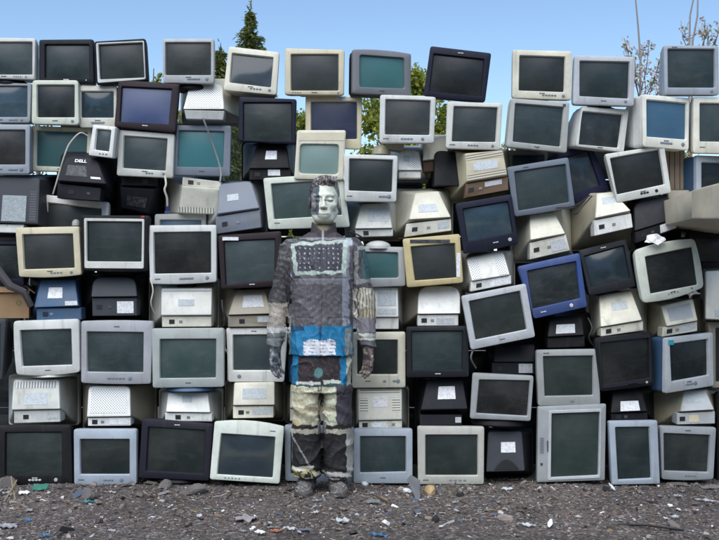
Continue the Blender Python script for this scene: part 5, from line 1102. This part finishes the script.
def paint_jacket(v):
    p = Paint(v, (.075,.068,.075)); torso = np.abs(v[:, 0]) < .172+.02*np.sin(v[:, 2]*9); fr = torso
    arm_l = (v[:, 0] < -.166) & ((v[:, 2] < 1.30) | (v[:, 0] < -.19)); arm_r = (v[:, 0] > .166) & ((v[:, 2] < 1.30) | (v[:, 0] > .19)); torso = ~(arm_l | arm_r)
    A = np.ones(len(v), bool)
    p.rect(0, 244, 999, 330, (.092,.085,.094), 1, torso)
    p.blots(torso, (.17,.165,.185), .42, 19, 6, .5); p.blots(torso, (.06,.055,.06), .36, 13, 7, .6)
    p.rect(0, 0, 999, 244, (.055,.050,.062), 1, torso); p.blots(torso & (p.py < 246), (.16,.16,.19), .15, 9, 8, .7)
    p.rect(300, 276, 346, 284, (.20,.21,.23), .55, torso)
    lav = (.26,.28,.33)
    p.rect(285, 272, 291.5, 328, lav, .9, torso); p.rect(342.5, 246, 349.5, 328, lav, .9, torso)
    # pale green outline with a dotted dark field
    xl = 291.2+(p.w-242)*.12; xr = 348.0-(p.w-238)*.05; top = 243.5-(p.u-290)*.06; bot = 275.5-(p.u-290)*.03
    m = torso & (p.u > xl) & (p.u < xr) & (p.w > top) & (p.w < bot); p.put(m, (.42,.50,.44), .95)
    mi = torso & (p.u > xl+4) & (p.u < xr-4.2) & (p.w > top+3.2) & (p.w < bot-3.4); p.put(mi, (.050,.050,.062), 1)
    p.blots(mi, (.10,.105,.12), .3, 22, 9, .6)
    dx = (p.px+.8*nz(p.px, p.py, 6, 31))/4.7; dy = (p.py+.8*nz(p.px, p.py, 6, 32))/4.7; fx = dx-np.round(dx); fy = dy-np.round(dy); hsh = np.modf(np.abs(np.sin(np.round(dx)*12.9+np.round(dy)*78.2)*43758))[0]
    p.put(mi & (fx**2+fy**2 < .014+.010*hsh) & (hsh > .12), (.52,.54,.55), .85)
    p.rect(346, 233, 352.5, 246, (.36,.42,.46), .9); p.rect(300, 237.5, 345, 240, (.30,.33,.34), .5, torso)
    # blue band with paper-white block
    p.rect(0, 325, 999, 400, (.014,.155,.31), 1, torso); p.blots(torso & (p.py > 326), (.03,.20,.36), .35, 15, 10, .6)
    p.rect(286, 325, 306, 330.5, (.01,.05,.10), .9, torso); p.rect(319.5, 325, 322, 356, (.015,.05,.12), .6, torso)
    p.rect(345.5, 327, 352, 356, (.22,.23,.20), .85, torso)
    mm = p.rect(304, 339, 336, 353.5, (.62,.63,.66), .97, torso & (v[:, 1] < 0))
    ln = (np.abs(((p.py-342)/3.4) % 1-.5) < .22) & (nz(p.px, p.py, 30, 12) > -.05); p.put(mm & ln, (.10,.11,.15), .85)
    # sleeves
    p.put(arm_l, (.045,.042,.046)); p.blots(arm_l, (.11,.11,.115), .25, 19, 13, .6); p.blots(arm_l & (p.py < 262), (.16,.16,.16), .2, 14, 14, .8)
    p.rect(0, 303, 999, 331, (.34,.31,.26), .95, arm_l); p.blots(arm_l & (p.py > 303) & (p.py < 331), (.17,.155,.13), .3, 18, 15, .6)
    p.rect(0, 327, 999, 332.5, (.46,.47,.46), .9, arm_l); p.rect(0, 332.5, 999, 400, (.13,.145,.14), 1, arm_l); p.blots(arm_l & (p.py > 333), (.22,.22,.20), .3, 19, 16, .6)
    p.put(arm_r, (.062,.058,.066)); p.blots(arm_r, (.12,.12,.13), .25, 19, 17, .6)
    p.rect(354, 246, 999, 250, (.36,.38,.37), .9, arm_r); p.rect(354, 246, 358.4, 284, (.30,.31,.29), .8, arm_r); p.rect(362, 252, 999, 280, (.05,.115,.125), .9, arm_r)
    p.rect(354, 279, 999, 283.5, (.26,.27,.28), .8, arm_r); p.rect(351, 289, 357, 318, (.52,.50,.42), .95, arm_r)
    cr = arm_r & (p.u > 358.5) & (p.w > 288) & (p.w < 318); p.put(cr, (.44,.42,.34), .95)
    p.put(cr & (np.sin(p.px*2.1+2*p.n1) > .55), (.07,.06,.045), .8); p.put(cr & (p.py > 308) & (np.sin(p.px*2.3+2*p.n1) > .0), (.16,.125,.05), .8)
    p.rect(0, 318, 999, 332, (.17,.16,.18), 1, arm_r); p.rect(0, 333, 999, 339.5, (.42,.43,.38), .9, arm_r); p.rect(0, 339.5, 999, 400, (.07,.072,.078), 1, arm_r); p.blots(arm_r & (p.py > 340), (.13,.13,.14), .1, 9, 18, .8)
    # collar: cream lining line and dark outside
    inn = (np.hypot(v[:, 0]-FX+.004, v[:, 1]-.008) < .069-.12*(v[:, 2]-1.38)) & (v[:, 2] > 1.37); p.put((v[:, 2] > 1.372), (.06,.05,.055)); p.put(inn, (.48,.42,.26), .9); p.put((np.abs(p.px-323.5) < 1.1) & (p.py > 228) & (p.py < 244), (.42,.42,.40), .8)
    p.grime(.34); return np.clip(p.c, .008, .8)
def paint_trousers(v):
    p = Paint(v, (.045,.04,.042))
    p.rect(0, 340, 999, 384, (.030,.024,.026)); p.blots(p.py < 384, (.06,.052,.053), .40, 17, 19, .6)
    p.rect(0, 340, 299, 384, (.014,.15,.29), 1); p.rect(340.5, 340, 347, 384, (.014,.16,.31), 1); p.rect(347, 352, 999, 392, (.40,.40,.33), .9)
    p.put(((p.u-319.5)/4)**2+((p.w-371)/5)**2 < 1, (.10,.22,.22), .9)
    p.rect(297, 380, 321.5, 383.6, (.58,.60,.55), .95); p.rect(324, 378.5, 341, 381.6, (.50,.55,.48), .95); p.rect(290, 383, 347, 385, (.015,.05,.055), .9)
    p.rect(0, 385, 318.5, 424, (.48,.455,.32), 1); p.rect(319, 385, 323, 424, (.11,.105,.10), 1); p.rect(323, 385, 336.5, 424, (.46,.48,.34), 1); p.rect(336.5, 384, 999, 424, (.055,.050,.062), 1)
    cr = (p.py > 385) & (p.py < 424) & (p.px < 336); p.blots(cr, (.30,.27,.17), .28, 8, 20, .75); p.blots(cr, (.60,.60,.50), .42, 10, 21, .7)
    p.rect(0, 405.6, 336.5, 409.5, (.24,.20,.13), .75); p.rect(0, 418, 300, 424, (.42,.30,.12), .5)
    p.rect(0, 423.2, 999, 427.4, (.018,.016,.016)); p.rect(0, 427.4, 999, 432, (.40,.38,.30), .85); p.rect(0, 432, 999, 476, (.014,.013,.014)); p.rect(318, 421, 327, 433, (.20,.195,.21), .95)
    p.blots((p.py > 433), (.030,.029,.031), .40, 15, 22, .6)
    sil = (.30,.30,.28); p.rect(0, 428, 292.6, 474, sil, .85); p.rect(346.5, 428, 999, 476, sil, .85); p.rect(314, 470, 999, 474, (.34,.34,.32), .85)
    p.put((np.abs((p.u-296)-(p.w-440)*.62) < 1.1) & (p.w > 436) & (p.w < 466), (.24,.24,.22), .75)
    p.put((np.abs(p.w-467-(p.u-300)*-.12) < 2.2) & (p.u < 314) & (p.u > 292), (.50,.49,.40), .9); p.blots((p.py > 468) & (p.px < 316), (.34,.31,.14), .1, 12, 23, .85)
    p.rect(0, 476, 999, 500, (.11,.10,.095)); p.blots(p.py > 475, (.26,.25,.24), .1, 16, 24, .8); p.grime(.36); return np.clip(p.c, .007, .8)
def paint_shoe(v):
    p = Paint(v, (.10,.09,.085)); A = np.ones(len(v), bool); p.blots(A, (.17,.16,.15), .2, 30, 25, .7); p.blots(A, (.045,.04,.04), .3, 27, 26, .7); p.blots(A, (.32,.32,.32), .7, 34, 27, .8); p.grime(.3); return np.clip(p.c, .01, .7)
def paint_body(v):
    p = Paint(v, (.16,.12,.10), .5); head = v[:, 2] > 1.41
    p.put(head, (.62,.65,.55)); p.blots(head, (.50,.52,.42), .3, 24, 28, .6); p.blots(head, (.70,.72,.64), .35, 22, 29, .6)
    dk = head & (p.u < 319.6) & (p.w < 215.6) & (p.w > 178); p.put(dk, (.11,.125,.135)); p.blots(dk, (.25,.26,.25), .25, 17, 30, .6)
    p.put(dk & (((p.u-314)/2.6)**2+((p.w-197)/3)**2 < 1), (.34,.34,.34), .8); p.put(dk & (p.u < 317.5) & (p.w > 201) & (p.w < 204.5), (.12,.10,.10), .7); p.put(dk & (p.u > 316.3), (.055,.075,.09), .7)
    p.put(dk & (((p.u-313.5)/3)**2+((p.w-207)/4)**2 < 1), (.30,.29,.29), .6)
    rt = head & (p.u > 319.6); p.put(rt & (np.abs(p.w-201.6+.02*(p.u-329)**2*.6) < .9) & (p.u > 324.5) & (p.u < 334), (.16,.15,.13), .8)
    p.put(rt & (np.abs(p.w-196.4+.012*(p.u-329)**2) < .8) & (p.u > 323) & (p.u < 336), (.34,.35,.31), .6)
    p.put(rt & (p.w > 208.2) & (p.w < 210.4) & (p.u < 327.4), (.26,.24,.20), .6)
    p.put(head & (np.abs(p.w-215.4) < .8) & (p.u > 318) & (p.u < 329.5), (.22,.18,.16), .75)
    p.put(head & (p.w > 219.5+.05*(p.u-323)**2*.3+0) & (v[:, 1] > -.075), (.42,.38,.25), .55)
    p.put(head & (p.w > 224.2), (.10,.085,.06), .8); p.put(head & (p.w > 226), (.46,.40,.24), .8)
    p.put(head & (v[:, 0]-FX < -.070), (.085,.08,.085), .9); p.put(head & (v[:, 0]-FX > .071), (.36,.38,.34), .9)
    hl = (v[:, 2] < .80) & (v[:, 0] < -.17); hr = (v[:, 2] < .80) & (v[:, 0] > .17)
    p.put(hl, (.09,.092,.10)); p.blots(hl, (.30,.31,.33), .15, 12, 31, .8); p.put(hr, (.07,.055,.055)); p.blots(hr, (.17,.12,.11), .15, 12, 32, .8); p.blots(hr, (.34,.33,.28), .4, 12, 33, .7)
    p.grime(.22); return np.clip(p.c, .01, .75)
def paint_hair(v):
    p = Paint(v, (.10,.085,.082), .5); s = np.sin(p.px*1.1-p.py*.9+3.5*p.n1+2*p.n2)+.8*np.sin(p.px*2.3+p.py*.5+p.y*60+2*p.n2); p.put(s > .55, (.36,.33,.33), .8); p.put(s < -.7, (.035,.03,.03), .8)
    p.put((p.px < 314), (.05,.045,.05), .6); p.put((p.px > 335), (.36,.37,.34), .6); p.grime(.3); return np.clip(p.c, .01, .7)
man = thing('person', 'standing man whose face and suit are painted to match the monitors behind him, eyes closed', 'person', (MX, MY, float(gz(MX, MY))-.004))
M_paint = vcol_mat('painted_cloth', .68, .18, .3); M_skinpaint = vcol_mat('painted_skin', .5, .15, .35); M_hairpaint = vcol_mat('painted_hair', .6, .4, .3)
for nm, (v, f), fn, mt in (('body', (bv, bf), paint_body, M_skinpaint), ('hair', (hv, hf), paint_hair, M_hairpaint), ('jacket', (jv, jf), paint_jacket, M_paint), ('trousers', (tv, tf), paint_trousers, M_paint),
                           ('shoe', shoes[0], paint_shoe, M_paint), ('shoe', shoes[1], paint_shoe, M_paint)):
    o = mesh(nm, v, f.tolist(), [mt], man, None, True, 180); set_vcol(o, fn(v))
